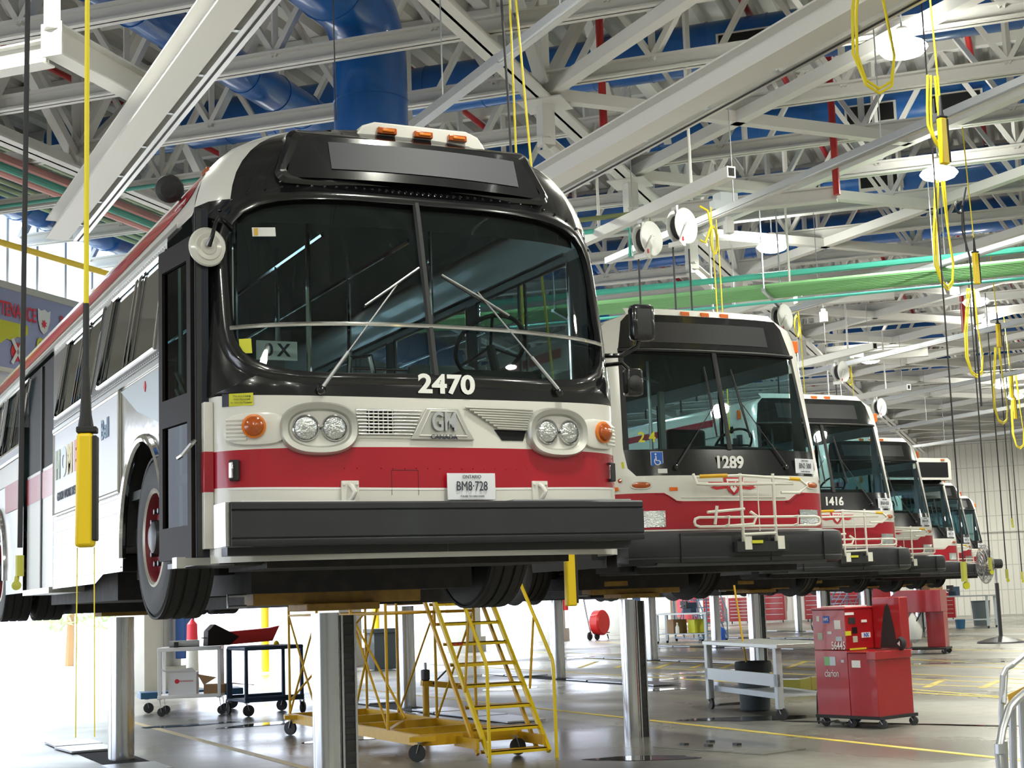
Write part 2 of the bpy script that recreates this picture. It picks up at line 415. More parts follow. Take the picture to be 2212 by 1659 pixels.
# destination sign box
def trap(zb, zt_, wb, wt, r=.05, n=5):
    cs = [(-wb + r, zb + r, PI, 1.5 * PI), (wb - r, zb + r, 1.5 * PI, 2 * PI), (wt - r, zt_ - r, 0, PI / 2), (-wt + r, zt_ - r, PI / 2, PI)]
    out = []
    for cx_, cz_, a, b_ in cs:
        for i in range(n + 1): q = a + (b_ - a) * i / n; out.append((cx_ + r * math.cos(q), cz_ + r * math.sin(q)))
    return out
def ys(x, z): return pw(z, [2.45, 2.95], [.16, .33]) + .10 * (abs(x) / .85) ** 2
mb = MB()
A = trap(2.475, 2.83, .885, .80, .07); Bt = trap(2.50, 2.81, .86, .775, .06); Ci = trap(2.515, 2.79, .82, .735, .05)
mb.grid([[Vector((x * .985, .80, z)) for x, z in A], [Vector((x, ys(x, z) + .02, z)) for x, z in A], [Vector((x, ys(x, z), z)) for x, z in Bt], [Vector((x, ys(x, z) + .012, z)) for x, z in Ci]], 'black_paint', closed=True)
bx = mb.build('sign_housing', B1)
mb = MB(); m2 = MB()
nx = 16
mb.grid([[Vector((x, ys(x, z) + .012, z)) for x in [(-1 + 2 * i / nx) * (.825 - (z - 2.51) * .27) for i in range(nx + 1)]] for z in (2.512, 2.62, 2.72, 2.79)], 'sign_black'); g_ = mb.build('sign_glass', bx)
m2.grid([[Vector((x, ys(x, z) + .006, z)) for x in [-.56 + 1.22 * i / nx for i in range(nx + 1)]] for z in (2.575, 2.66, 2.755)], 'sign_grey'); m2.build('sign_screen', bx)
# roof pod with three amber lamps
mb = MB(); P = [(-.38, 2.82), (.58, 2.82), (.53, 2.90), (.50, 2.945), (.42, 2.975), (-.19, 2.975), (-.27, 2.945), (-.30, 2.90)]
mb.prism([(x, .50, z) for x, z in P], (0, .9, 0), 'white_paint'); pod = mb.build('roof_pod', B1, bevel=.012)
for x in (-.12, .12, .35):
    mb = MB(); mb.bb((x - .062, .47, 2.895), (x + .062, .50, 2.935), 'amber_dark'); mb.bb((x - .035, .462, 2.905), (x + .045, .48, 2.925), 'amber'); mb.build('roof_marker_lamp', pod, bevel=.006)
# roof and coves
sec = [(1.29, ZR)] + [(w1(z), z) for z in (2.36, 2.40, 2.45, 2.50, 2.56, 2.62, 2.68, 2.74, 2.79, 2.83, 2.87, 2.90, 2.92, 2.935, 2.943, 2.948)]
full = [(-x, z) for x, z in sec] + [(0, 2.95)] + [(x, z) for x, z in sec[::-1]]
yst = lambda z: .42 * (max(w1(z), .02) / 1.29) + prof1(z)
yl = [None, .95, 1.35, 1.6, 3.4, 5.2, 7, 8.8, 10.6, 11.6, 12.0]
rows = []
for yv in yl:
    rows.append([Vector((x, (yst(z) if yv is None else max(yv, yst(z) + .02)), z)) for x, z in full])
mb = MB(); mb.grid(rows, 'white_paint'); mb.poly(rows[-1], 'white_paint')
mb.build('roof', B1)
mb = MB()
for sg in (-1, 1):   # red stripe along the cove, tapering at the front
    rs = []
    for i, yv in enumerate([.64, .80, .95, 1.35, 3, 6, 9, 12]):
        zt_, zb_ = ((2.645, 2.60), (2.62, 2.50), (2.60, 2.47), (2.57, 2.44), (2.55, 2.42), (2.54, 2.41), (2.54, 2.41), (2.54, 2.41))[i]
        rs.append([Vector((sg * (w1(z) + .004), max(yv, yst(z) + .06), z + .003)) for z in [zb_ + (zt_ - zb_) * k / 5 for k in range(6)]])
    mb.grid(rs, 'red_paint')
mb.build('cove_stripe', B1)
text('cove_number', '2470', .11, (-1.235, 1.10, 2.53), 'num_white', B1, rot=(PI / 2 - .55, 0, -PI / 2), bold=.004)
mb = MB(); mb.box((-1.16, .76, 2.635), (.05, .12, .04), 'amber_dark'); mb.build('cove_lamp', B1, bevel=.008)
# black upper corner return between cap edge and roof is closed by the sides below
for sg in (-1, 1):
    mb = MB(); zz = [1.22, 1.5, 1.8, 2.1, 2.2, ZR]
    y1 = .62 if sg < 0 else .78
    mb.grid([[Vector((sg * w1(z), yst(z), z)), Vector((sg * 1.29, max(y1, yst(z) + .01), z))] for z in zz], 'black_paint'); mb.build('corner_post', B1)
# sides
def para(y0, y1, zb, zt_, sl): return [(y0, zb), (y1, zb), (y1 - sl, zt_), (y0 - sl, zt_)]
wins = [(1.62, 3.51), (3.80, 5.38), (7.45, 8.85), (9.15, 10.4), (10.7, 11.7)]
rwins = [(.84, 2.3), (2.5, 4.0), (4.2, 5.7), (5.9, 7.4), (7.6, 9.1), (9.3, 10.8)]
SL = .60
for sg, WS in ((-1, wins), (1, rwins)):
    X = sg * 1.285; mb = MB()
    q = lambda y, z: (X, y, z)
    yA = 1.28 if sg < 0 else .5; zB, zT = (1.71 if sg < 0 else 1.42), 2.26
    segs = [(1.28, 5.45), (7.2, 12.0)] if sg < 0 else [(.6, 12.0)]
    for a_, b_ in segs:
        mb.poly([q(a_, 1.60 if sg < 0 else 1.38), q(b_, 1.60 if sg < 0 else 1.38), q(b_, zB), q(a_, zB)], 'pillar_grey'); mb.poly([q(a_, zT), q(b_, zT), q(b_, ZR), q(a_, ZR)], 'silver_trim')
        ww = [w_ for w_ in WS if a_ - .5 < w_[0] < b_]
        sl_ = SL if sg < 0 else 0
        prev = (a_, a_)
        for y0, y1 in ww:
            t0 = max(y0 - sl_, a_); t1 = y1 - sl_
            if not (y0 - sl_ < a_ and prev[1] == a_ and y0 <= a_): mb.poly([q(prev[0], zB), q(y0, zB), q(t0, zT), q(prev[1], zT)], 'pillar_grey')
            prev = (y1, t1)
        mb.poly([q(prev[0], zB), q(b_, zB), q(b_, zT), q(prev[1], zT)], 'pillar_grey')
    # lower panels with wheel arches
    def arch(y, up): return [(y + .66 * math.cos(a), .50 + .66 * math.sin(a)) for a in [(PI - PI * i / 16) if up else (PI * i / 16) for i in range(17)]]
    if sg < 0:
        lo = [(1.28, 1.60), (1.28, .62)] + arch(1.95, True)[1:] + [(2.62, .33), (3.3, .33), (3.6, .27), (5.45, .27), (5.45, 1.60)]
        mb.poly([q(a, b_) for a, b_ in lo], 'stainless')
        lo = [(7.2, 1.60), (7.2, .27), (8.36, .27)] + arch(9.03, True) + [(9.70, .3), (12, .3), (12, 1.60)]
        mb.poly([q(a, b_) for a, b_ in lo], 'stainless')
    else:
        lo = [(.56, 1.38), (.56, .33), (1.28, .33)] + arch(1.95, True) + [(2.62, .33), (8.36, .30)] + arch(9.03, True) + [(9.70, .3), (12, .3), (12, 1.38)]
        mb.poly([q(a, b_) for a, b_ in lo], 'white_paint')
    mb.build('side_panel', B1, smooth=False)
    for y0, y1 in WS:
        sl_ = SL if sg < 0 else 0
        pp = para(y0, y1, zB, zT, sl_)
        if sg < 0 and pp[3][0] < 1.28: pp[3] = (1.28, zT); pp[0] = (max(pp[0][0], 1.28), zB)
        g1 = MB(); g1.poly([(X - sg * .015, a, b_) for a, b_ in pp], 'side_glass'); go = g1.build('side_window', B1, smooth=False)
        g1 = MB(); g1.tube([(X + sg * .004, a, b_) for a, b_ in pp], .016, 'chrome', 6, closed=True)
        for f_ in (.45, .52): g1.bar((X + sg * .004, pp[0][0] + (pp[1][0] - pp[0][0]) * f_, zB), (X + sg * .004, pp[3][0] + (pp[2][0] - pp[3][0]) * f_, zT), .012, .022, 'chrome')
        g1.build('window_frame', go)
# drip rail, belt mould, red side band, rivets
mb = MB()
for sg in (-1, 1):
    mb.bar((sg * 1.30, .9, ZR), (sg * 1.30, 12, ZR), .03, .03, 'aluminium'); mb.bar((sg * 1.295, 1.28, 1.60), (sg * 1.295, 5.45, 1.60), .015, .03, 'aluminium'); mb.bar((sg * 1.295, 7.2, 1.60), (sg * 1.295, 12, 1.60), .015, .03, 'aluminium')
for z in (.36, .50, .62, .74, .84, 1.64):
    mb.bar((-1.290, 2.66 if z < 1.2 else 1.3, z), (-1.290, 5.43, z), .006, .008, 'aluminium')
mb.build('side_mouldings', B1)
mb = MB()
for z in (.345, .86, 1.625, 1.66, 2.30):
    y = 2.7 if z < 1.2 else 1.35
    while y < 5.4:
        mb.lathe([(.008, 0), (.0005, .005)], (-1.287, y, z), (-1, 0, 0), 'aluminium', 5); y += .055
mb.build('side_rivets', B1)['kind'] = 'stuff'
mb = MB(); mb.poly([(-1.292, 7.22, 1.09), (-1.292, 8.4, 1.09), (-1.292, 8.45, 1.37), (-1.292, 7.22, 1.37)], 'red_paint'); mb.poly([(-1.291, 7.22, 1.37), (-1.291, 12, 1.37), (-1.291, 12, 1.58), (-1.291, 7.22, 1.58)], 'white_paint'); mb.poly([(-1.292, 9.65, 1.09), (-1.292, 12, 1.09), (-1.292, 12, 1.37), (-1.292, 9.65, 1.37)], 'red_paint')
mb.build('side_band', B1, smooth=False)
# wheel arch lips
for yc_ in (1.95, 9.03):
    mb = MB(); mb.tube([(-1.295, yc_ + .665 * math.cos(a), .50 + .665 * math.sin(a)) for a in [PI * (1.04 - 1.08 * i / 24) for i in range(25)]], .03, 'chrome', 8); mb.build('fender_lip', B1)
# advertisement
mb = MB(); mb.bb((-1.30, 2.66, .88), (-1.288, 5.35, 1.57), 'plate_white'); mb.tube([(-1.30, 2.66, .88), (-1.30, 5.35, .88), (-1.30, 5.35, 1.57), (-1.30, 2.66, 1.57)], .014, 'aluminium', 6, closed=True)
ad = mb.build('advert_panel', B1, smooth=False)
text('advert_lettering', 'Bell', .20, (-1.304, 3.15, 1.36), 'stair_blue', ad, rot=(PI / 2, 0, -PI / 2), bold=.004)
for i, (ch, mt) in enumerate([('H', 'sage'), ('O', 'bench_grey'), ('M', 'line_pale'), ('E', 'pipe_pink')]): text('advert_lettering', ch, .30, (-1.304, 5.15 - .28 * i, 1.28), mt, ad, rot=(PI / 2, 0, -PI / 2), bold=.02)
text('advert_lettering', 'GOOD WORK DESERVES', .10, (-1.304, 4.62, 1.02), 'ink', ad, rot=(PI / 2, 0, -PI / 2))
mb = MB(); mb.poly([(-1.297, 1.40, 1.20), (-1.297, 1.40, 1.56), (-1.297, 2.62, 1.56), (-1.297, 2.1, 1.36)], 'bench_grey'); mb.build('side_decal', B1, smooth=False)
text('side_maple_mark', '♦', .07, (-1.30, 1.85, 1.49), 'sign_red', B1, rot=(PI / 2, 0, -PI / 2))
mb = MB(); mb.lathe([(.04, 0), (.034, .03), (.0005, .04)], (-1.29, 1.34, 1.12), (-1, 0, 0), 'amber', 14); mb.build('side_turn_lamp', B1)
# rear doorway
mb = MB(); mb.bb((-1.24, 5.45, 1.36), (-1.22, 7.2, 2.32), 'flat_black'); mb.bb((-1.25, 5.5, .27), (-1.20, 7.2, 1.36), 'white_paint'); mb.bb((-1.255, 5.52, 1.09), (-1.25, 7.2, 1.33), 'red_paint'); mb.bb((-1.26, 6.3, .27), (-1.235, 6.36, 2.3), 'rubber')
mb.bb((-1.285, 5.45, .27), (-1.20, 5.50, 2.32), 'pillar_grey'); mb.bb((-1.30, 5.6, .24), (-1.0, 7.1, .29), 'aluminium'); mb.build('rear_door', B1)
# roof dome mirror and beacon
mb = MB(); mb.lathe([(.0005, -.055), (.05, -.05), (.085, -.02), (.09, 0), (.0005, .01)], (-1.27, 1.28, 2.66), (.25, .75, .3), 'flat_black', 20); mb.tube([(-1.27, 1.28, 2.66), (-1.2, 1.3, 2.60), (-1.1, 1.35, 2.62)], .012, 'flat_black', 6); mb.build('roof_dome_mirror', B1)
# round mirror on its black arm
mb = MB(); mb.lathe([(.0005, .004), (.02, .0), (.045, .006), (.05, .012), (.075, .010), (.08, .018), (.105, .020), (.113, .028), (.11, .04), (.0005, .045)], (-1.275, .30, 2.075), (-.15, .98, 0), 'white_paint', 32); rmir = mb.build('round_mirror', B1)
mb = MB(); mb.tube([(-1.285, .285, 2.075), (-1.275, .24, 2.12), (-1.262, .22, 2.19), (-1.24, .23, 2.225), (-1.19, .28, 2.215), (-1.14, .33, 2.19)], [.018, .013, .011, .011, .013, .018], 'black_paint', 8); mb.build('mirror_arm', rmir)
# open front door leaves
def leaf(name, a, b_, z0, z1, th=.035, glass_=True):
    mb = MB(); a = Vector((a[0], a[1], 0)); b_ = Vector((b_[0], b_[1], 0)); L = (b_ - a).length; d = (b_ - a) / L; n_ = Vector((d.y, -d.x, 0))
    P_ = lambda u, z, o=0: a + d * u + n_ * o + Vector((0, 0, z))
    wins_ = [(1.26, 2.02), (.52, 1.10)]
    for z_a, z_b in ((z0, .52), (1.10, 1.26), (2.02, z1)):
        mb.bar(P_(L / 2, z_a), P_(L / 2, z_b), th, L, 'door_brown', up=d)
    for z_a, z_b in wins_:
        for u in (.03, L - .03): mb.bar(P_(u, z_a), P_(u, z_b), th, .06, 'door_brown', up=d)
    o = mb.build(name, B1, smooth=False)
    for z_a, z_b in wins_:
        g1 = MB(); g1.poly([P_(.05, z_a), P_(L - .05, z_a), P_(L - .05, z_b), P_(.05, z_b)], 'door_glass'); g1.build('door_glass', o, smooth=False)
    return o
mat('door_brown', (.012, .008, .007), .6, spec=.25)
mat('door_edge', (.022, .028, .042), .6, spec=.3)
l1 = leaf('door_leaf', (-1.345, .40), (-1.405, .92), .335, 2.15)
mb = MB(); mb.tube([(-1.35, .36, .98), (-1.38, .32, .955), (-1.42, .36, .90), (-1.43, .42, .89)], .013, 'aluminium', 6); mb.build('door_handle', l1)
l2 = leaf('door_leaf', (-1.29, .38), (-1.25, .60), .34, 2.30)
mb = MB(); mb.bb((-1.345, .355, .335), (-1.27, .375, 2.30), 'door_edge'); mb.bb((-1.34, .35, .34), (-1.31, .356, 2.29), 'rubber'); mb.build('door_edge_seal', l2)
mb = MB(); mb.bb((-1.315, .30, .38), (-1.262, .49, 1.19), 'white_paint'); mb.bb((-1.317, .298, .69), (-1.260, .46, .915), 'red_paint'); mb.build('door_post', B1, bevel=.004)
mb = MB(); mb.bb((-1.45, .35, .295), (-1.22, .43, .335), 'aluminium'); mb.bb((-1.46, .34, .28), (-1.41, .44, .34), 'aluminium'); mb.bb((-1.29, .42, .30), (-.7, 1.28, .33), 'dark_metal'); mb.build('door_sill', B1)
mb = MB()
for zz in (.98, 1.08): mb.tube([(-1.25, .6, zz), (-1.25, 1.2, zz + .4)], .014, 'chrome', 6)
mb.tube([(-1.22, 1.2, .4), (-1.22, 1.22, 2.2)], .016, 'aluminium', 6); mb.build('door_grab_rail', B1)
# front furniture --------------------------------------------------
def ring_on(F, cx_, cz_, defs, n=48, ex=2.5):
    rows = []
    for hx, hz, off in defs:
        r_ = []
        for i in range(n):
            a = 2 * PI * i / n; c, s_ = math.cos(a), math.sin(a)
            k = (abs(c) ** ex + abs(s_) ** ex) ** (-1 / ex); r_.append(F(cx_ + hx * k * c, cz_ + hz * k * s_, off))
        rows.append(r_)
    return rows
for sg in (-1, 1):
    cx_ = sg * .735; mb = MB()
    mb.grid(ring_on(F1, cx_, 1.02, [(.216, .148, .002), (.212, .145, .03), (.200, .135, .045), (.172, .108, .036), (.160, .096, .016)]), 'silver_trim', closed=True); h_ = mb.build('headlamp_bezel', B1)
    mb = MB(); mb.grid(ring_on(F1, cx_, 1.02, [(.162, .098, .018), (.10, .06, .012), (.01, .006, .012)]), 'white_paint', closed=True); mb.build('headlamp_recess', h_)
    for k in (-1, 1):
        c = F1(cx_ + k * .078, 1.022, .014); nn = F1(cx_ + k * .078, 1.022, .10) - c
        mb = MB(); mb.lathe([(.074, 0), (.074, .014), (.068, .018), (.066, .010)], c, nn, 'chrome', 32); mb.lathe([(.066, .008), (.055, .018), (.03, .024), (.0005, .026)], c, nn, 'lens', 28); mb.build('headlamp', h_)
    # turn signals
    mb = MB(); tx = sg * 1.09
    cc = F1(tx, 1.03); mb.grid(ring_on(F1, sg * 1.065, 1.025, [(.155, .092, .001), (.15, .088, .022), (.13, .075, .026), (.01, .01, .026)], ex=3), 'white_paint', closed=True)
    for j in range(6): mb.tube([F1(sg * (1.11 + .0), .965 + j * .022, .028), F1(sg * 1.20, .965 + j * .022, .026)], .008, 'white_paint', 6)
    ts = mb.build('turn_signal_housing', B1)
    c = F1(sg * 1.075, 1.035, .024); nn = Vector((sg * .35, -.94, 0)); mb = MB(); mb.lathe([(.066, 0), (.066, .02), (.055, .022), (.05, .04), (.03, .055), (.0005, .06)], c, nn, ['amber', 'amber', 'amber_dark', 'amber_dark', 'amber_dark'], 28); mb.build('turn_signal_lens', ts)
# badge, grille, louvres
mb = MB(); T = [(-.215, .962), (.18, .962), (.085, 1.143), (-.115, 1.143)]
mb.prism([F1(x, z, .002) for x, z in T], (0, -.014, 0), 'silver_trim'); ti = [(-.165, .985), (.13, .985), (.062, 1.125), (-.092, 1.125)]
bd = mb.build('badge_plate', B1, bevel=.006)
mb = MB(); mb.tube([F1(x, z, .018) for x, z in ti], .006, 'white_paint', 6, closed=True); mb.build('badge_rim', bd)
text('badge_lettering', 'GM', .15, (-.013, -.028, 1.06), 'galv', bd, bold=.003, ext=.006, sx_=.68); text('badge_lettering', 'CANADA', .034, (-.013, -.022, .977), 'ink', bd, bold=.001, ext=.001, sx_=1.15)
mb = MB(); mb.grid([[F1(-.53, z, .004), F1(-.35, z, .006), F1(-.20 if z < 1.1 else -.14, z, .004)] for z in (.968, 1.05, 1.148)], 'white_paint')
for j in range(8): mb.tube([F1(-.53, .99 + j * .019, .012), F1(-.35, .99 + j * .019, .012), F1(-.20 + j * .008, .99 + j * .019, .012)], .0045, 'silver_trim', 5)
gr = mb.build('heater_grille', B1)
mb = MB(); mb.grid([[F1(-.47, z, .007), F1(-.31, z, .007)] for z in (.985, 1.13)], 'dark_hole')
for j in range(6): mb.box(F1(-.46 + j * .028, 1.057, .010), (.006, .01, .13), 'silver_trim')
mb.build('grille_grid', gr)
mb = MB()
for j in range(9):
    z = 1.035 + j * .0145; x0_ = .325 - (j * .0245)
    mb.tube([F1(x0_, z, .014), F1((x0_ + .56) / 2, z - .003, .014), F1(.565, z - .006, .014)], .007, 'silver_trim', 5)
mb.grid([[F1(.33, 1.03, .006), F1(.56, 1.025, .006)], [F1(.11, 1.16, .006), F1(.56, 1.15, .006)]], 'white_paint'); lv = mb.build('louvre_panel', B1)
mb = MB(); mb.grid([[F1(.36, .965, .004), F1(.50, .965, .004)], [F1(.31, 1.028, .004), F1(.52, 1.024, .004)]], 'dark_hole'); mb.build('air_slot', lv)
# numbers, plate, stickers, hooks, marker boxes
text('fleet_number', '2470', .150, (.015, -.012, 1.278), 'num_white', B1, bold=.005, sx_=1.18)
def plate(par, x, z, s1, F, lab='license_plate', w_=.30, h_=.152, off=.012, rz=0):
    mb = MB(); c = Vector((0, 0, 0)); mb.box(c, (w_, .006, h_), 'plate_white'); p = mb.build(lab, par, bevel=.002, loc=F(x, z, off)); p.rotation_euler = (0, 0, rz)
    text('plate_lettering', s1, h_ * .50, (c.x, c.y - .010, c.z), 'ink', p, bold=.0, ext=.001, sx_=.72); text('plate_lettering', 'ONTARIO', h_ * .17, (c.x, c.y - .010, c.z + h_ * .36), 'ink', p, ext=.001)
    text('plate_lettering', 'YOURS TO DISCOVER', h_ * .10, (c.x, c.y - .010, c.z - h_ * .37), 'ink', p, ext=.001); return p
plate(B1, .143, .695, 'BM8·728', F1, off=.03)
mb = MB(); c = F1(-1.175, 1.19, .004); d = F1(-1.10, 1.19, .004) - c; mb.poly([F1(-1.225, 1.155, .005), F1(-1.195, 1.155, .005), F1(-1.195, 1.225, .005), F1(-1.225, 1.225, .005)], 'ink'); mb.poly([F1(-1.195, 1.155, .005), F1(-1.08, 1.155, .006), F1(-1.08, 1.225, .006), F1(-1.195, 1.225, .005)], 'sticker_yellow'); st = mb.build('camera_warning_sticker', B1, smooth=False)
for k, ln in enumerate(('This area is being', 'Video Recorded', 'for Security Purposes')):
    c = F1(-1.135, 1.208 - k * .018, .010); text('sticker_lettering', ln, .014, c, 'ink', st, rot=(PI / 2, 0, -.42), ext=.0005)
mb = MB(); mb.poly([F1(-1.03, 2.145, .0), F1(-.905, 2.145, .0), F1(-.905, 2.20, .0), F1(-1.03, 2.20, .0)], 'card_white'); mb.poly([F1(-1.02, 2.15, .003), F1(-1.0, 2.15, .003), F1(-1.0, 2.195, .003), F1(-1.02, 2.195, .003)], 'safety_yellow'); mb.build('windscreen_sticker', B1, smooth=False)
mb = MB(); mb.poly([F1(-1.135, 1.45, .006), F1(-1.075, 1.45, .006), F1(-1.075, 1.535, .006), F1(-1.135, 1.535, .006)], 'sticker_yellow'); mb.build('windscreen_sticker', B1, smooth=False)
for x in (-.575, .595):
    mb = MB(); c = F1(x, .665, .012); mb.box(c, (.10, .02, .13), 'white_paint'); mb.tube([c + Vector((-.005, -.01, .045)), c + Vector((.0, -.04, .03)), c + Vector((.012, -.052, .0)), c + Vector((.0, -.04, -.03)), c + Vector((-.005, -.01, -.05))], .014, 'white_paint', 8)
    for k in (-.038, .038): mb.cyl(c + Vector((k, -.01, .045)), c + Vector((k, -.018, .045)), .009, 'white_paint', 8)
    mb.build('tow_hook', B1, bevel=.004)
for sg in (-1, 1):
    c = F1(sg * 1.17, .80, .014); mb = MB(); mb.box(c, (.055, .03, .115), 'flat_black', rz=-sg * -.5); mb.box(c + Vector((-.022 * 1, -.008, 0)), (.012, .03, .09), 'chrome', rz=.5); mb.build('corner_sensor', B1, bevel=.008)
mb = MB()
for i in range(14): mb.lathe([(.006, 0), (.0005, .004)], F1(.62 + i * .045, .885, 0), (0, -1, 0), 'red_paint', 5)
for i in range(18): mb.lathe([(.006, 0), (.0005, .004)], F1(-.6 + i * .07, .80, 0), (0, -1, 0), 'red_paint', 5)
mb.tube([F1(-.33, .65, .001), F1(-.33, .79, .001), F1(-.17, .79, .001), F1(-.17, .65, .001)], .0015, 'flat_black', 4); mb.build('front_rivets', B1)['kind'] = 'stuff'
# bumper
mb = MB()
pr = [(-.02, .375), (-.16, .375), (-.165, .385), (-.165, .405), (-.158, .412), (-.165, .42), (-.165, .555), (-.155, .560), (-.162, .568), (-.162, .595), (-.15, .605), (-.02, .605)]
rows = [[Vector((x, y, z)) for y, z in pr] for x in (-1.29, -.65, .30, .82, 1.19)]
mb.grid(rows, 'bumper_rubber'); mb.poly(rows[0], 'bumper_rubber'); mb.poly(rows[-1], 'bumper_rubber')
bp = mb.build('bumper', B1)
mb = MB(); mb.bb((-1.315, -.13, .375), (-1.292, .10, .605), 'stainless'); mb.bb((-1.27, .0, .33), (1.19, .12, .375), 'dark_metal'); mb.bb((1.19, -.14, .375), (1.20, .3, .605), 'bumper_rubber'); mb.bb((-1.22, -.145, .605), (-.6, .0, .612), 'num_white'); mb.bb((.35, -.145, .605), (1.12, .0, .613), 'galv'); mb.build('bumper_bracket', bp)
# wipers
def wiper(par, F, base, mid, e1, e2, mt='galv', off=.03):
    b_, m_, a1, a2 = (F(*q, off) for q in (base, mid, e1, e2)); mb = MB()
    k = b_ + (m_ - b_) * .35; mb.tube([b_, k], .011, mt, 6); mb.tube([k, m_], .005, mt, 6); o = mb.build('wiper', par)
    mb = MB(); mb.tube([a1, a1 + (a2 - a1) * .5 + Vector((0, -.012, 0)), a2], .006, mt, 6); mb.tube([a1 + Vector((0, .012, -.008)), a2 + Vector((0, .012, -.008))], .006, 'rubber', 6); mb.build('wiper_blade', o)
    mb = MB(); mb.lathe([(.028, 0), (.026, .03), (.012, .045), (.0005, .05)], F(*base, 0), (0, -1, 0), 'black_paint', 14); mb.build('wiper_pivot', o); return o
wiper(B1, F1, (-.73, 1.235), (-.235, 1.87), (-.44, 1.735), (-.085, 1.985))
wiper(B1, F1, (.755, 1.262), (.275, 1.855), (.055, 1.95), (.465, 1.72))
# side mirrors, viewer's right
mb = MB(); mb.box((1.455, .20, 1.745), (.165, .10, .235), 'black_paint', rz=-.15); ms = mb.build('side_mirror', B1, bevel=.035)
mb = MB(); mb.tube([(1.28, .40, 1.56), (1.36, .30, 1.55), (1.44, .24, 1.60), (1.45, .22, 1.66)], .016, 'black_paint', 8); mb.tube([(1.27, .42, 1.50), (1.36, .30, 1.50), (1.40, .26, 1.44)], .014, 'black_paint', 8); mb.build('mirror_arm', ms)
mb = MB(); mb.box((1.395, .24, 1.37), (.115, .09, .17), 'black_paint', rz=-.1); mb.lathe([(.05, 0), (.035, .02), (.0005, .025)], (1.39, .195, 1.36), (0, -1, 0), 'flat_black', 16); mb.build('convex_mirror', ms, bevel=.02)
# cabin
mb = MB(); mb.bb((-1.24, .55, .80), (1.24, 11.8, .86), 'interior'); mb.bb((-1.08, .9, 2.55), (1.08, 11.8, 2.60), 'interior_grey'); mb.bb((-1.2, 11.5, .8), (1.2, 11.6, 2.35), 'interior_grey')
mb.build('cabin_shell', B1)
mb = MB(); mb.bb((-1.24, .5, .33), (-.55, 1.28, .36), 'interior'); mb.bb((-.9, .5, .36), (-.55, 1.28, .58), 'interior'); mb.bb((-.58, .5, .36), (-.55, 1.28, .86), 'interior'); mb.bb((-1.24, 1.25, .34), (-.55, 1.28, 1.6), 'interior'); mb.bb((-1.24, .50, .34), (-.55, .52, 1.2), 'interior'); mb.build('step_well', B1)
mb = MB(); mb.prism([(-1.1, .35, 1.0), (-1.1, .72, 1.0), (-1.1, .72, 1.34), (-1.1, .42, 1.29)], (2.2, 0, 0), 'flat_black'); mb.box((.62, .62, 1.40), (.55, .25, .12), 'flat_black'); mb.build('dashboard', B1, bevel=.02)
mb = MB(); c = Vector((.68, .80, 1.66)); T_ = Matrix.Rotation(-.85, 3, 'X')
mb.tube([c + T_ @ Vector((.235 * math.cos(a), .235 * math.sin(a), 0)) for a in [2 * PI * i / 32 for i in range(32)]], .014, 'flat_black', 8, closed=True)
for a in (.3, 2.4, 4.5): mb.tube([c, c + T_ @ Vector((.23 * math.cos(a), .23 * math.sin(a), 0))], .010, 'flat_black', 6)
mb.tube([c, c + Vector((0, -.12, -.30))], .03, 'flat_black', 8); mb.build('steering_wheel', B1)
mb = MB(); mb.box((.72, 1.45, 1.12), (.52, .5, .12), 'flat_black'); mb.box((.72, 1.70, 1.40), (.5, .12, .55), 'interior_grey'); mb.box((.72, 1.4, .95), (.3, .3, .25), 'flat_black'); mb.build('driver_seat', B1, bevel=.04)
for y in (2.6, 3.5, 4.4, 5.3):
    for x in (-.85, .85):
        mb = MB(); mb.box((x, y, 1.22), (.8, .42, .08), 'seat_red'); mb.box((x, y + .22, 1.50), (.8, .06, .55), 'seat_red'); mb.tube([(x - .38, y + .22, 1.5), (x - .38, y + .22, 1.82), (x + .38, y + .22, 1.82), (x + .38, y + .22, 1.5)], .014, 'chrome', 6); mb.build('passenger_seat', B1, bevel=.015)
mb = MB()
for x, y in ((-.95, .95), (-.42, 1.15), (-.30, 2.2), (.38, 1.05), (.3, 2.4), (-.3, 3.8), (.3, 4.2)): mb.tube([(x, y, .86), (x, y, 2.6)], .017, 'chrome', 8)
mb.tube([(-.42, 1.15, 1.35), (.10, 1.15, 1.38)], .017, 'chrome', 8); mb.tube([(-.25, .95, 1.25), (-.22, .95, 1.58), (-.08, .97, 1.60), (.0, 1.0, 1.28)], .018, 'chrome', 8); mb.tube([(-.3, 1.2, 2.42), (-.3, 8, 2.42)], .016, 'chrome', 6); mb.tube([(.3, 1.2, 2.42), (.3, 8, 2.42)], .016, 'chrome', 6)
mb.build('grab_poles', B1)
mb = MB(); mb.box((.25, .75, 1.20), (.3, .2, .38), 'interior_grey'); mb.build('farebox', B1, bevel=.02)
mb = MB(); mb.box((-.88, .34, 1.50), (.24, .01, .11), 'card_white'); cd = mb.build('route_card', B1); text('card_lettering', '0 X', .10, (-.88, .333, 1.50), 'ink', cd, bold=.003, ext=.0005)
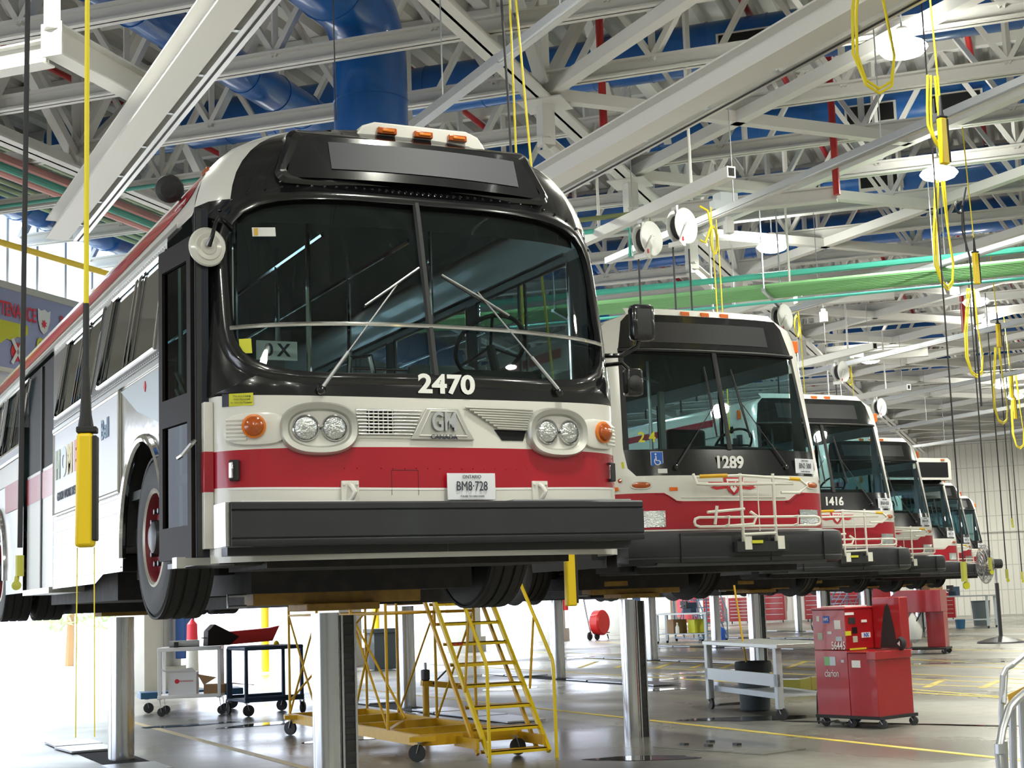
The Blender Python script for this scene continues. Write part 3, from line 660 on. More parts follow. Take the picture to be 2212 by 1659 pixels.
# running gear
def under(par, wb0, wb1, L=12, lo=.36):
    mb = MB(); mb.bb((-1.2, .5, .50), (1.2, L, .62), 'underbody')
    for x in (-.45, .45): mb.bb((x - .05, .15, .36), (x + .05, L - .3, .52), 'underbody')
    for y in (.45, 1.1, 2.9, 4.0, 5.3, 6.6): mb.bb((-1.1, y, .36), (1.1, y + .08, .50), 'underbody')
    for x, y in ((-.9, .7), (.85, .8), (-.75, 3.4), (.8, 4.3), (-.8, 6.2), (.75, 6.4)): mb.box((x, y, .40), (.42, .5 + .1 * (y > 3), .22), 'underbody')
    mb.build('underframe', par, bevel=.01)
    mb = MB(); mb.bar((-1.0, wb0, .42), (1.0, wb0, .42), .13, .16, 'underbody'); mb.box((-.75, wb0, .42), (.2, .22, .3), 'underbody'); mb.box((.75, wb0, .42), (.2, .22, .3), 'underbody'); mb.tube([(-.8, wb0 - .28, .34), (.8, wb0 - .28, .36)], .025, 'underbody', 8)
    for x in (-.55, .55): mb.tube([(x, wb0 - .25, .30), (x, wb0 - .25, .52)], .10, 'underbody', 14)
    mb.box((0, wb0, .27), (1.5, 1.0, .26), 'underbody'); mb.box((.62, (wb0 + wb1) / 2 - .1, .27), (1.0, wb1 - wb0 - 1.6, .44), 'underbody'); mb.box((-.5, (wb0 + wb1) / 2 + .6, .32), (.9, 3.2, .34), 'underbody'); mb.box((0, .75, .36), (1.9, .8, .18), 'underbody'); mb.build('front_axle', par)
    mb = MB(); mb.tube([(-1.0, wb1, .48), (-.3, wb1, .48), (-.18, wb1, .48), (.18, wb1, .48), (.3, wb1, .48), (1.0, wb1, .48)], [.11, .11, .24, .24, .11, .11], 'underbody', 16); mb.box((0, wb1 + 1.75, .30), (2.1, 2.3, .46), 'underbody'); mb.box((0, wb1 - .2, .26), (1.15, .9, .40), 'underbody'); mb.box((.1, wb1 - 2.6, .38), (.7, 2.4, .30), 'underbody'); mb.build('rear_axle', par)
under(B1, 1.86, 9.03)
for sg in (-1, 1):
    make_wheel(B1, sg * 1.11 if sg < 0 else 1.04, 1.84, .52, sg, name='front_wheel')
    make_wheel(B1, sg * 1.12, 9.03, .52, sg, name='rear_wheel', dual=True); make_wheel(B1, sg * .78, 9.03, .52, sg, name='rear_inner_wheel')
mb = MB()
mb.lathe([(.67, 0), (.67, .42)], (-1.26, 1.95, .50), (1, 0, 0), 'flat_black', 24, PI, 2 * PI); mb.build('wheel_well', B1); mb = MB(); mb.lathe([(.67, 0), (.67, .8)], (-1.26, 9.03, .50), (1, 0, 0), 'flat_black', 24, PI, 2 * PI); mb.build('wheel_well', B1)
# ================= low-floor buses behind =================
def w2(z):
    if z <= 2.5: return 1.28 - .0 * z
    u = min((z - 2.5) / .48, 1); return 1.28 * max(1 - u ** 3.2, 0) ** (1 / 2.4)
def prof2(z): return pw(z, [0, 1.2, 2.5, 2.9, 2.98], [0, 0, .26, .37, .46])
def F2(x, z, off=0):
    w_ = 1.28; t = min(abs(x) / w_, 1); y = .4 * (1 - (1 - t ** 3) ** (1 / 2.3)) + prof2(z)
    if off:
        t2 = min(t + .01, 1); y2 = .4 * (1 - (1 - t2 ** 3) ** (1 / 2.3)); y1 = y - prof2(z); dx = (y2 - y1) / .0128 * (1 if x > 0 else -1)
        if t > .98: dx = 4 * (1 if x > 0 else -1)
        L = math.sqrt(1 + dx * dx); return Vector((x + dx / L * off, y - off / L, z))
    return Vector((x, y, z))
def low_floor_bus(label, loc, num, plt, rack=True, lite=False):
    B = thing('city_bus', label, 'bus', loc, 0, 'buses raised on the lifts'); Z = [.5, .69, .84, .97, 1.06, 1.14, 1.22]
    # panel half-width of the black screen area
    xo = lambda z: pw(z, [1.22, 1.30, 1.5, 2.5, 2.82, 2.90], [1.06, 1.125, 1.14, 1.06, .98, .90])
    xs = [-1.28 * (abs(u) ** .8) * (1 if u < 0 else -1) for u in [-1 + i / 18 for i in range(37)]]
    mb = MB(); def_red = lambda x: .965 + .085 * max(0, min(1, (abs(x) - .66) / .13))
    rows = []
    for k, z in enumerate([.5, .69, .8, .9]): rows.append([F2(x, z) for x in xs])
    rows.append([F2(x, def_red(x)) for x in xs])
    for z in (1.10, 1.16, 1.22): rows.append([F2(x, z) for x in xs])
    mb.grid(rows, 'white_paint', rowmats=['white_paint', 'red_paint', 'red_paint', 'red_paint'] + ['white_paint'] * 3)
    # pillars either side of the black area, up to the roof
    for sg in (-1, 1):
        rows = []
        for z in [1.22, 1.30, 1.5, 1.8, 2.1, 2.4, 2.5, 2.6, 2.7, 2.82, 2.90]:
            a, b_ = xo(z), max(w2(z), xo(z) + .02); rows.append([F2(sg * (a + (b_ - a) * i / 6), z) for i in range(7)])
        mb.grid(rows, 'white_paint')
    rows = [[F2(max(w2(z), .90) * u if z < 2.975 else .9 * u, z) for u in [-1 + i / 12 for i in range(25)]] for z in (2.90, 2.93, 2.96, 2.98)]
    mb.grid(rows, 'white_paint'); mb.build('front_panel', B)
    mb = MB()
    for sg in (-1, 1): mb.tube([F2(sg * (.62 + i * .03), .955 + .085 * max(0, min(1, (.03 * i - .04) / .13)), .006) for i in range(10)], .006, 'red_paint', 5)
    mb.tube([F2(-.62 + i * .124, 1.0, .004) for i in range(11)], .006, 'white_paint', 5); mb.build('front_crease', B)
    # sides
    mb = MB(); L = 12.0
    for sg in (-1, 1):
        X = sg * 1.28; q = lambda y, z: (X, y, z)
        def arch(y): return [(y + .60 * math.cos(a), .50 + .60 * math.sin(a)) for a in [PI - PI * i / 12 for i in range(13)]]
        yb = .4
        lo = [(yb, .36), (2.05, .36)] + arch(2.65) + [(3.25, .33), (8.4, .33)] + arch(9.0) + [(9.6, .36), (L, .36), (L, 1.05), (yb, 1.05)]
        mb.poly([q(a, b_) for a, b_ in lo], 'red_paint'); mb.bb((X - sg * .002, yb, .34), (X + sg * .004, 2.04, .60), 'flat_black'); mb.bb((X - sg * .002, 3.26, .33), (X + sg * .004, 8.3, .60), 'flat_black'); mb.poly([q(yb, 1.05), q(L, 1.05), q(L, 1.45), q(yb, 1.45)], 'white_paint')
        mb.poly([q(yb + .26, 2.40), q(L, 2.40), q(L, 2.55), q(yb + .26, 2.55)], 'white_paint')
        mb.poly([q(yb, 1.22), q(yb + .1, 1.45), q(yb + .26, 2.5), q(yb + .34, 2.5), q(yb + .34, 1.45), q(yb + .34, 1.22)], 'white_paint')
        ws = [.75 + 1.4 * i for i in range(9)]
        for i, y in enumerate(ws[:-1]): mb.poly([q(y + 1.32, 1.45), q(y + 1.40, 1.45), q(y + 1.40, 2.40), q(y + 1.32, 2.40)], 'flat_black')
    # roof
    sec = [(1.28, 2.5)] + [(w2(z), z) for z in (2.6, 2.7, 2.78, 2.85, 2.90, 2.94, 2.965, 2.978)]
    full = [(-x, z) for x, z in sec] + [(0, 2.98)] + [(x, z) for x, z in sec[::-1]]
    rows = [[Vector((x, F2(x, z).y if yv is None else yv, z)) for x, z in full] for yv in (None, 1.0, L)]
    mb.grid(rows, 'white_paint'); mb.poly([(x, L, z) for x, z in full] + [(1.28, L, .4), (-1.28, L, .4)], 'white_paint')
    mb.build('body_shell', B, ang=30)
    mb = MB()
    for sg in (-1, 1): mb.bb((sg * 1.284, 1.2, 2.56), (sg * 1.27, L, 2.66), 'red_paint')
    mb.build('roof_stripe', B)
    for sg in (-1, 1):
        if sg > 0 and lite: continue
        mb = MB(); mb.poly([(sg * 1.272, .75, 1.45), (sg * 1.272, L - .1, 1.45), (sg * 1.272, L - .1, 2.40), (sg * 1.272, .75, 2.40)], 'side_glass'); mb.build('side_window', B, smooth=False)
    # black glazed nose
    us = [-1 + i / 12 for i in range(25)]
    mb = MB(); mb.grid([[F2(xo(z) * u, z, .0) for u in us] for z in (1.22, 1.26, 1.30, 1.40, 1.485)], 'sign_black')
    mb.grid([[F2(xo(z) * u, z, -.004) for u in us] for z in (2.485, 2.515, 2.545)], 'black_paint')
    for sg in (-1, 1): mb.grid([[F2(sg * (xo(z) - d), z, .002) for d in (0, .05)] for z in (1.485, 1.8, 2.1, 2.485)], 'flat_black')
    mb.tube([F2(.0, z, .01) for z in (1.485, 1.8, 2.1, 2.5)], .028, 'flat_black', 6, flat=.4); mb.tube([F2(1.06 * u, 2.515, .012) for u in us], .018, 'flat_black', 6); mb.build('screen_surround', B)
    mb = MB(); mb.grid([[F2((xo(z) - .04) * u, z, -.006) for u in us] for z in (1.485, 1.7, 1.9, 2.1, 2.3, 2.485)], 'windshield'); mb.build('windscreen', B)
    mb = MB(); mb.grid([[F2(xo(z) * u, z, .002) for u in us] for z in (2.54, 2.64, 2.75, 2.82, 2.865, 2.895)], 'sign_black'); sgn = mb.build('destination_sign', B)
    mb = MB(); mb.grid([[F2(.72 * u, z, .006) for u in us] for z in (2.60, 2.70, 2.82)], 'sign_grey_dark'); mb.build('sign_screen', sgn)
    # lamps
    for sg in (-1, 1):
        mb = MB(); mb.grid([[F2(sg * x, z, .008) for x in (.80, .92, 1.09)] for z in (.715, .80, .875 )], 'lens'); mb.build('headlamp', B)
        mb = MB(); mb.grid(ring_on(F2, sg * 1.02, 1.128, [(.10, .042, .002), (.095, .038, .014), (.085, .030, .014)], n=24), 'white_paint', closed=True); mb.grid(ring_on(F2, sg * 1.02, 1.128, [(.085, .030, .010), (.05, .018, .016), (.002, .001, .018)], n=24), 'amber_dark', closed=True); mb.build('fog_lamp', B)
        mb = MB(); mb.lathe([(.022, 0), (.0005, .012)], F2(sg * 1.20, 1.18), (sg * .8, -.6, 0), 'amber_dark', 10); mb.build('corner_lamp', B)
        mb = MB(); a = F2(sg * 1.235, 2.66, .01); mb.box(a, (.05, .05, .13), 'marker_orange'); mb.build('corner_marker_lamp', B, bevel=.008)
    for x in (-.24, 0, .24):
        c = F2(x, 2.925, .01); mb = MB(); mb.box(c, (.10, .03, .045), 'marker_orange'); mb.build('roof_marker_lamp', B, bevel=.006)
    mb = MB(); c = F2(-.70, 1.085, .004); mb.box(c, (.09, .008, .035), 'marker_orange'); mb.build('reflector', B); mb = MB(); c = F2(-1.235, 1.10, .004); mb.box(c, (.07, .01, .035), 'marker_orange', rz=-1.0); mb.build('reflector', B)
    # emblem: red winged shield
    mb = MB(); E = lambda x, z, o: F2(x - .02, z, o)
    mb.poly([E(-.30, 1.155, .005), E(-.13, 1.155, .005), E(-.10, 1.125, .005), E(-.24, 1.105, .005)], 'logo_red'); mb.poly([E(.30, 1.155, .005), E(.13, 1.155, .005), E(.10, 1.125, .005), E(.24, 1.105, .005)], 'logo_red')
    mb.poly([E(-.28, 1.10, .005), E(-.09, 1.115, .005), E(-.07, 1.09, .005), E(-.20, 1.075, .005)], 'logo_red'); mb.poly([E(.28, 1.10, .005), E(.09, 1.115, .005), E(.07, 1.09, .005), E(.20, 1.075, .005)], 'logo_red')
    mb.poly([E(-.12, 1.20, .008), E(.12, 1.20, .008), E(.10, 1.12, .008), E(.05, 1.05, .008), E(0, 1.02, .008), E(-.05, 1.05, .008), E(-.10, 1.12, .008)], 'logo_red')
    mb.poly([E(-.085, 1.185, .011), E(.085, 1.185, .011), E(.07, 1.125, .011), E(0, 1.045, .011), E(-.07, 1.125, .011)], 'num_white')
    em = mb.build('emblem', B, smooth=False); text('emblem_lettering', 'TTC', .085, tuple(E(0, 1.125, .014)), 'logo_red', em, bold=.002, ext=.001, sx_=.8)
    if num: text('fleet_number', num, .175, tuple(F2(-.035, 1.345, .008)), 'num_white', B, bold=.006, sx_=.98)
    plate(B, .93, 1.325, plt, F2, off=.012, rz=.27)
    mb = MB(); c = F2(-.84, 1.385, .006); mb.box(c, (.13, .004, .15), 'num_white', rz=-.18); mb.box(c + Vector((0, -.002, 0)), (.12, .004, .14), 'handicap_blue', rz=-.18); ws_ = mb.build('wheelchair_sign', B)
    mb = MB(); c = c + Vector((0, -.008, -.005)); mb.tube([c + Vector((.034 * math.cos(a) + .002, 0, .034 * math.sin(a) - .018)) for a in [PI * (.75 + 1.25 * i / 12) for i in range(13)]], .005, 'num_white', 5)
    mb.tube([c + Vector((-.016, 0, .035)), c + Vector((-.012, 0, -.01)), c + Vector((.024, 0, -.012)), c + Vector((.036, 0, -.045))], .006, 'num_white', 5); mb.lathe([(.010, 0), (.0005, .003)], c + Vector((-.018, 0, .052)), (0, -1, 0), 'num_white', 10); mb.build('wheelchair_symbol', ws_)
    mb = MB(); c = F2(-.80, 1.265, .006); mb.box(c, (.10, .004, .045), 'card_white', rz=-.15); mb.build('small_sticker', B)
    mb = MB(); c = F2(-1.21, 1.34, .008); mb.poly([F2(-1.265, 1.30, .006), F2(-1.15, 1.30, .006), F2(-1.15, 1.365, .006), F2(-1.265, 1.365, .006)], 'sticker_yellow'); mb.build('camera_warning_sticker', B, smooth=False)
    # door edge at the front corner
    mb = MB(); mb.bb((-1.34, .42, .42), (-1.29, .50, 2.35), 'door_edge'); mb.bb((-1.42, .45, .42), (-1.34, .48, 2.3), 'flat_black'); mb.build('door_leaf', B)
    # bumper
    P_ = [(1.25, .25), (1.29, .10), (1.27, -.02), (1.18, -.09), (.9, -.125), (.4, -.14), (0, -.14), (-.4, -.14), (-.9, -.125), (-1.18, -.09), (-1.27, -.02), (-1.29, .10), (-1.25, .25)]
    mb = MB(); mb.grid([[Vector((x * k, y + d, z)) for x, y in P_] for z, k, d in ((.34, .97, .06), (.36, .99, .02), (.40, 1, 0), (.415, .995, .008), (.43, 1, 0), (.60, 1, 0), (.65, .99, .015), (.67, .96, .06), (.67, .8, .3))], 'bumper_rubber'); mb.bb((-1.0, -.1, .33), (1.0, .3, .36), 'dark_metal')
    for x in (-.75, .3, .95): mb.bb((x - .003, -.142, .36), (x + .003, -.12, .64), 'flat_black')
    mb.build('bumper', B)
    for a in (((-.66, 1.30), (-.10, 1.96), (-.14, 1.62), (-.16, 2.35)), ((.66, 1.31), (.22, 1.97), (.26, 1.62), (.16, 2.33))): wiper(B, F2, *a, mt='rubber')
    if rack:
        mb = MB(); yo = -.22; T = lambda *p: mb.tube([(x, yo + dy, z) for x, dy, z in p], .016, 'rack_white', 6)
        for x in (-.08, .31): T((x, 0, 1.22), (x, 0, .62), (x + .05, .04, .52)); mb.bb((x + .02, yo, .47), (x + .10, yo + .06, .60), 'rack_white')
        T((-.55, .1, 1.19), (-.08, .0, 1.20), (.31, 0, 1.18), (.62, -.02, 1.16), (.72, 0, 1.10), (.62, .0, 1.03), (.4, 0, 1.03))
        T((-.56, .1, 1.22), (-.55, .05, 1.12), (-.42, 0, 1.11), (.31, 0, 1.12), (.55, 0, 1.12))
        for zz in (.70, .79): mb.tube([(-.58, yo, zz), (.80, yo, zz)], .014, 'rack_white', 6)
        for x, s_ in ((-.58, -1), (.80, 1)): mb.tube([(x, yo, .79), (x + s_ * .045, yo, .775), (x + s_ * .055, yo, .745), (x + s_ * .045, yo, .715), (x, yo, .70)], .014, 'rack_white', 6)
        T((-.48, 0, .84), (-.05, 0, .87)); T((-.40, 0, .72), (-.38, -.02, .90)); T((-.3, 0, .7), (.05, 0, .72), (.09, 0, .80), (.02, 0, .84)); T((-.08, 0, .62), (.31, 0, .63)); mb.tube([(.12, yo, 1.15), (.12, yo, .65)], .006, 'rack_white', 5)
        for x in (-.3, .52): mb.tube([(x, yo, .70), (x + .04, yo - .03, .72), (x + .05, yo - .03, .80), (x, yo, .79)], .010, 'rack_white', 5)
        rk = mb.build('bike_rack', B)
        mb = MB(); mb.tube([(-.50, yo + .08, 1.195), (-.22, yo + .02, 1.20)], .022, 'safety_yellow', 6); mb.tube([(.50, yo - .01, 1.168), (.62, yo - .02, 1.16)], .020, 'safety_yellow', 6); mb.box((.08, yo - .0, .545), (.13, .02, .03), 'sticker_yellow'); mb.build('rack_label', rk)
        mb = MB(); mb.box((.16, yo + .05, .50), (.62, .08, .10), 'flat_black'); mb.build('rack_hinge', rk)
    # cabin
    mb = MB(); mb.bb((-1.2, .55, .70), (1.2, 11.8, .76), 'interior'); mb.bb((-1.15, .6, 2.52), (1.15, 11.8, 2.56), 'interior'); mb.bb((-1.2, 11.5, .8), (1.2, 11.6, 2.6), 'interior'); mb.bb((-1.2, 3.2, .76), (-.4, 11, 1.3), 'interior'); mb.bb((.4, 3.2, .76), (1.2, 11, 1.3), 'interior'); mb.build('cabin_shell', B)
    mb = MB(); mb.prism([(-1.05, .30, 1.1), (-1.05, .8, 1.1), (-1.05, .75, 1.46), (-1.05, .34, 1.44)], (2.1, 0, 0), 'interior_grey'); mb.tube([(.2 - .5, .40, 1.5), (0, .5, 1.53), (.9, .5, 1.52)], .04, 'flat_black', 8); mb.build('dashboard', B)
    mb = MB(); c = Vector((.58, .85, 1.62)); T_ = Matrix.Rotation(-.8, 3, 'X'); mb.tube([c + T_ @ Vector((.22 * math.cos(a), .22 * math.sin(a), 0)) for a in [2 * PI * i / 24 for i in range(24)]], .014, 'flat_black', 6, closed=True); mb.tube([c + T_ @ Vector((-.2, 0, 0)), c + T_ @ Vector((.2, 0, 0))], .012, 'flat_black', 6); mb.tube([c, c + Vector((0, -.1, -.3))], .03, 'flat_black', 6); mb.build('steering_wheel', B)
    mb = MB(); mb.box((.62, 1.6, 1.2), (.5, .5, .12), 'flat_black'); mb.box((.62, 1.85, 1.55), (.48, .12, .7), 'flat_black'); mb.build('driver_seat', B, bevel=.04)
    mb = MB()
    for x, y in ((-.35, 1.0), (-.35, 2.2), (.2, 1.9), (-.3, 3.6), (.3, 3.6)): mb.tube([(x, y, .76), (x, y, 2.52)], .017, 'galv', 6)
    mb.bb((-.22, 1.0, 1.0), (-.16, 1.05, 2.2), 'interior_grey'); mb.tube([(-.9, 1.0, 2.1), (-.5, 1.0, 2.35), (-.22, 1.0, 2.3)], .015, 'galv', 6); mb.build('grab_poles', B)
    under(B, 2.65, 9.0)
    for sg in (-1, 1):
        for y, n_ in ((2.65, 'front_wheel'), (9.0, 'rear_wheel')): make_wheel(B, sg * 1.10, y, .50, sg, r=.49, name=n_, dual=y > 5)
    mb = MB()
    for y in (2.65, 9.0):
        for x in (-1.27, .77): mb = MB(); mb.lathe([(.61, 0), (.61, .5)], (x, y, .5), (1, 0, 0), 'flat_black', 18, PI, 2 * PI); mb.build('wheel_well', B)
    if not rack:
        mb = MB(); rows = []
        for y, k in ((.10, 0), (.13, 1), (1.4, 1)): rows.append([Vector((x, y, z)) for x, z in ((-1.1, 2.62), (-1.1, 3.08), (-1.02, 3.14), (1.02, 3.14), (1.1, 3.08), (1.1, 2.62))])
        mb.grid(rows, 'white_paint'); mb.poly(rows[0], 'white_paint'); bx_ = mb.build('sign_box', B)
        mb = MB(); mb.grid([[Vector((x, .09, z)) for x in (-1.0, 1.0)] for z in (2.68, 3.04)], 'sign_black'); mb.build('sign_window', bx_)
        mb = MB(); mb.box((.85, .085, 3.10), (.10, .02, .03), 'marker_orange'); mb.box((-.85, .085, 3.10), (.10, .02, .03), 'marker_orange'); mb.build('roof_marker_lamp', bx_)
    return B
mat('sign_grey_dark', (.035, .035, .040), .3)
B2 = low_floor_bus('white and red low-floor bus number 1289 with folded bike rack', (5.32, 4.9, 1.5), '1289', 'BN2·300')
t24 = text('windscreen_digits', '2 4', .14, (-.93, F2(-.93, 1.6, .03).y - .02, 1.60), 'sticker_yellow', B2, rot=(PI / 2, 0, -.3), bold=.003, ext=.001)
def vary(o, label, loc, num, plt):
    c = copy_tree(o); c['label'] = label; c.location = loc
    for ch in list(c.children):
        bn = ch.name.split('.')[0]
        if bn == 'windscreen_digits': bpy.data.objects.remove(ch); continue
        if bn == 'fleet_number':
            bpy.data.objects.remove(ch); text('fleet_number', num, .175, tuple(F2(-.035, 1.345, .008)), 'num_white', c, bold=.006, sx_=.98); continue
        if bn == 'license_plate':
            for g2 in list(ch.children):
                if '·' in g2['s']: k_ = g2.location.copy(); bpy.data.objects.remove(g2); text('plate_lettering', plt, .152 * .50, k_, 'ink', ch, bold=.0, ext=.001, sx_=.72)
    return c
B3 = vary(B2, 'low-floor bus number 1416, parked next after bus 1289', (10.57, 10.1, 1.46), '1416', 'BNA·430')
B4 = vary(B2, 'fourth raised bus counted from the front, behind bus 1416', (15.82, 15.35, 1.46), '1437', 'BNA·075')
B5 = low_floor_bus('white-topped bus with a protruding sign box, between the fourth and sixth buses', (21.07, 20.6, 1.42), None, 'BN5·118', rack=False, lite=True)
B6 = vary(B2, 'raised low-floor bus just past the one with the sign box', (26.32, 25.9, 1.46), '1421', 'BN4·211')
B7 = vary(B2, 'farthest raised bus, last in the row near the end wall', (31.57, 31.1, 1.46), '1408', 'BN4·306')
# ================= the hall =================
def ubox(mb, u0, u1, v0, v1, z0, z1, mt): return mb.prism([uv(u0, v0, z0), uv(u1, v0, z0), uv(u1, v1, z0), uv(u0, v1, z0)], (0, 0, z1 - z0), mt)
mb = MB(); mb.poly([uv(-30, -22.3, 0), uv(71.5, -22.3, 0), uv(71.5, 14.6, 0), uv(-30, 14.6, 0)], 'floor_concrete'); struct(mb.build('floor'))
mb = MB(); mb.poly([uv(-60, 14.6, -.02), uv(140, 14.6, -.02), uv(140, 90, -.02), uv(-60, 90, -.02)], 'outside_ground'); struct(mb.build('ground_outside'))
# end wall
mb = MB(); mb.box((0, 0, 5.2), (44, .3, 10.4), 'block_wall'); o = mb.build('wall_front', loc=uv(71.3, -6, 0)); o.rotation_euler = (0, 0, -PI / 4); struct(o)
mb = MB(); ubox(mb, 71.0, 71.12, 6.3, 6.45, 0, 8.2, 'wall_white'); ubox(mb, 71.0, 71.13, -10, 14, 4.0, 4.05, 'wall_white'); struct(mb.build('trim_1'))
# left wall: columns, header, clerestory
cols = [1.4, 10.25, 19.1, 27.95, 36.8, 45.65, 54.5, 63.35, 71]
for i, u in enumerate(cols):
    mb = MB(); ubox(mb, u - .35, u + .35, 13.95, 14.6, 0, 4.3, 'concrete_wall'); ubox(mb, u + .35, u + 1.25, 13.9, 14.7, 0, .45, 'concrete_wall'); ubox(mb, u + .45, u + 1.1, 14.0, 14.6, .45, 4.3, 'concrete_wall'); struct(mb.build('column'))
mb = MB(); ubox(mb, -30, 71.2, 14.0, 14.6, 4.3, 5.3, 'concrete_wall'); ubox(mb, -30, 71.2, 14.1, 14.5, 5.3, 6.1, 'wall_white'); ubox(mb, -30, 71.2, 14.1, 14.5, 8.9, 10.5, 'wall_white')
ubox(mb, -30, 13, 14.1, 14.5, 5.3, 8.9, 'wall_white'); ubox(mb, 20, 71.2, 14.1, 14.5, 5.3, 8.9, 'wall_white'); struct(mb.build('wall_left'))
for k in range(4):
    mb = MB(); u = 13 + 1.75 * k; mb.poly([uv(u, 14.3, 6.1), uv(u + 1.75, 14.3, 6.1), uv(u + 1.75, 14.3, 8.9), uv(u, 14.3, 8.9)], 'clear')
    for a in (u, u + .87): ubox(mb, a, a + .07, 14.26, 14.34, 6.1, 8.9, 'wall_white')
    ubox(mb, u, u + 1.75, 14.26, 14.34, 7.5, 7.57, 'wall_white'); struct(mb.build('window_%d' % (k + 1)))
# roof deck, ribbed
mb = MB(); ubox(mb, -30, 71.2, -22.3, -22, 0, 10.5, 'wall_backdrop'); struct(mb.build('wall_right')); mb = MB(); ubox(mb, -30.3, -30, -22.3, 14.6, 0, 10.5, 'wall_backdrop'); struct(mb.build('wall_back'))
mb = MB(); v = -22.3; prof = []
while v < 14.5: prof += [(v, 10.35), (v + .20, 10.35), (v + .26, 10.47), (v + .34, 10.47), (v + .40, 10.35)]; v += .40
mb.grid([[uv(u, a, z) for a, z in prof] for u in (-30.3, 71.2)], 'deck_white'); mb.grid([[uv(u, a, 10.75) for a in (-22.3, 14.6)] for u in (-30.3, 71.2)], 'deck_white'); o = mb.build('ceiling', smooth=False); struct(o)
# joists across the hall
NJ = 31; U0 = 4.2; DU = 2.15
for k in range(-14, NJ):
    if k < -4 and k % 2: continue
    u = U0 + DU * k; mb = MB(); big = (k % 2 == 1)
    far = k > 14
    ubox(mb, u - .09, u + .09, -7.5, 14.1, 8.24, 8.27, 'steel_white'); ubox(mb, u - .012, u + .012, -7.5, 14.1, 8.24, 8.44, 'steel_white'); ubox(mb, u - .09, u + .09, -7.5, 14.1, 8.42, 8.45, 'steel_white')
    ubox(mb, u - .08, u + .08, -7.5, 14.1, 10.15, 10.34, 'steel_white')
    n = 10; dv = 21.6 / n; ubox(mb, u - .09, u + .09, -22, -7.5, 8.24, 8.44, 'steel_white')
    for j in range(n):
        a = -7.5 + dv * j
        mb.bar(uv(u, a, 8.4), uv(u, a + dv / 2, 10.2), .16 if big else .10, .07, 'steel_white'); mb.bar(uv(u, a + dv / 2, 10.2), uv(u, a + dv, 8.4), .16 if big else .10, .07, 'steel_white')
        if not far or j % 2: mb.bar(uv(u, a, 8.4), uv(u, a, 10.2), .07, .07, 'steel_white')
    o = mb.build('roof_beam', smooth=False); o['kind'] = 'structure'
# girders along the hall
for gi, v in enumerate((2.62, 9.9)):
    mb = MB()
    ubox(mb, -6, 71, v - .15, v + .15, 8.02, 8.06, 'steel_white'); ubox(mb, -6, 71, v - .02, v + .02, 8.02, 8.24, 'steel_white'); ubox(mb, -6, 71, v - .12, v + .12, 10.0, 10.2, 'steel_white')
    u = U0 - DU
    while u < 70:
        mb.bar(uv(u, v, 8.2), uv(u + DU, v, 10.1), .14, .14, 'steel_white'); mb.bar(uv(u + DU, v, 10.1), uv(u + 2 * DU, v, 8.2), .14, .14, 'steel_white'); mb.bar(uv(u, v, 8.1), uv(u, v, 10.1), .12, .12, 'steel_white'); u += 2 * DU
    o = mb.build('roof_beam', smooth=False); o['kind'] = 'structure'
# diagonal bracing in plan, parallel and square to the buses
k = 0
for i, u in enumerate([10.65 + 4.3 * j for j in range(12)]):
    mb = MB(); v = 2.62
    for du, dv_ in ((4.3, -4.3), (-4.3, -4.3)):
        mb.bar(uv(u, v, 8.15), uv(u + du * (1.6 if du < 0 else 1), v + dv_ * (1.6 if du < 0 else 1), 8.15), .16, .16, 'steel_white')
    mb.prism([uv(u - .3, v - .3, 8.0), uv(u + .3, v - .3, 8.0), uv(u + .3, v + .3, 8.0), uv(u - .3, v + .3, 8.0)], (0, 0, .02), 'steel_white')
    o = mb.build('roof_beam', smooth=False); o['kind'] = 'structure'
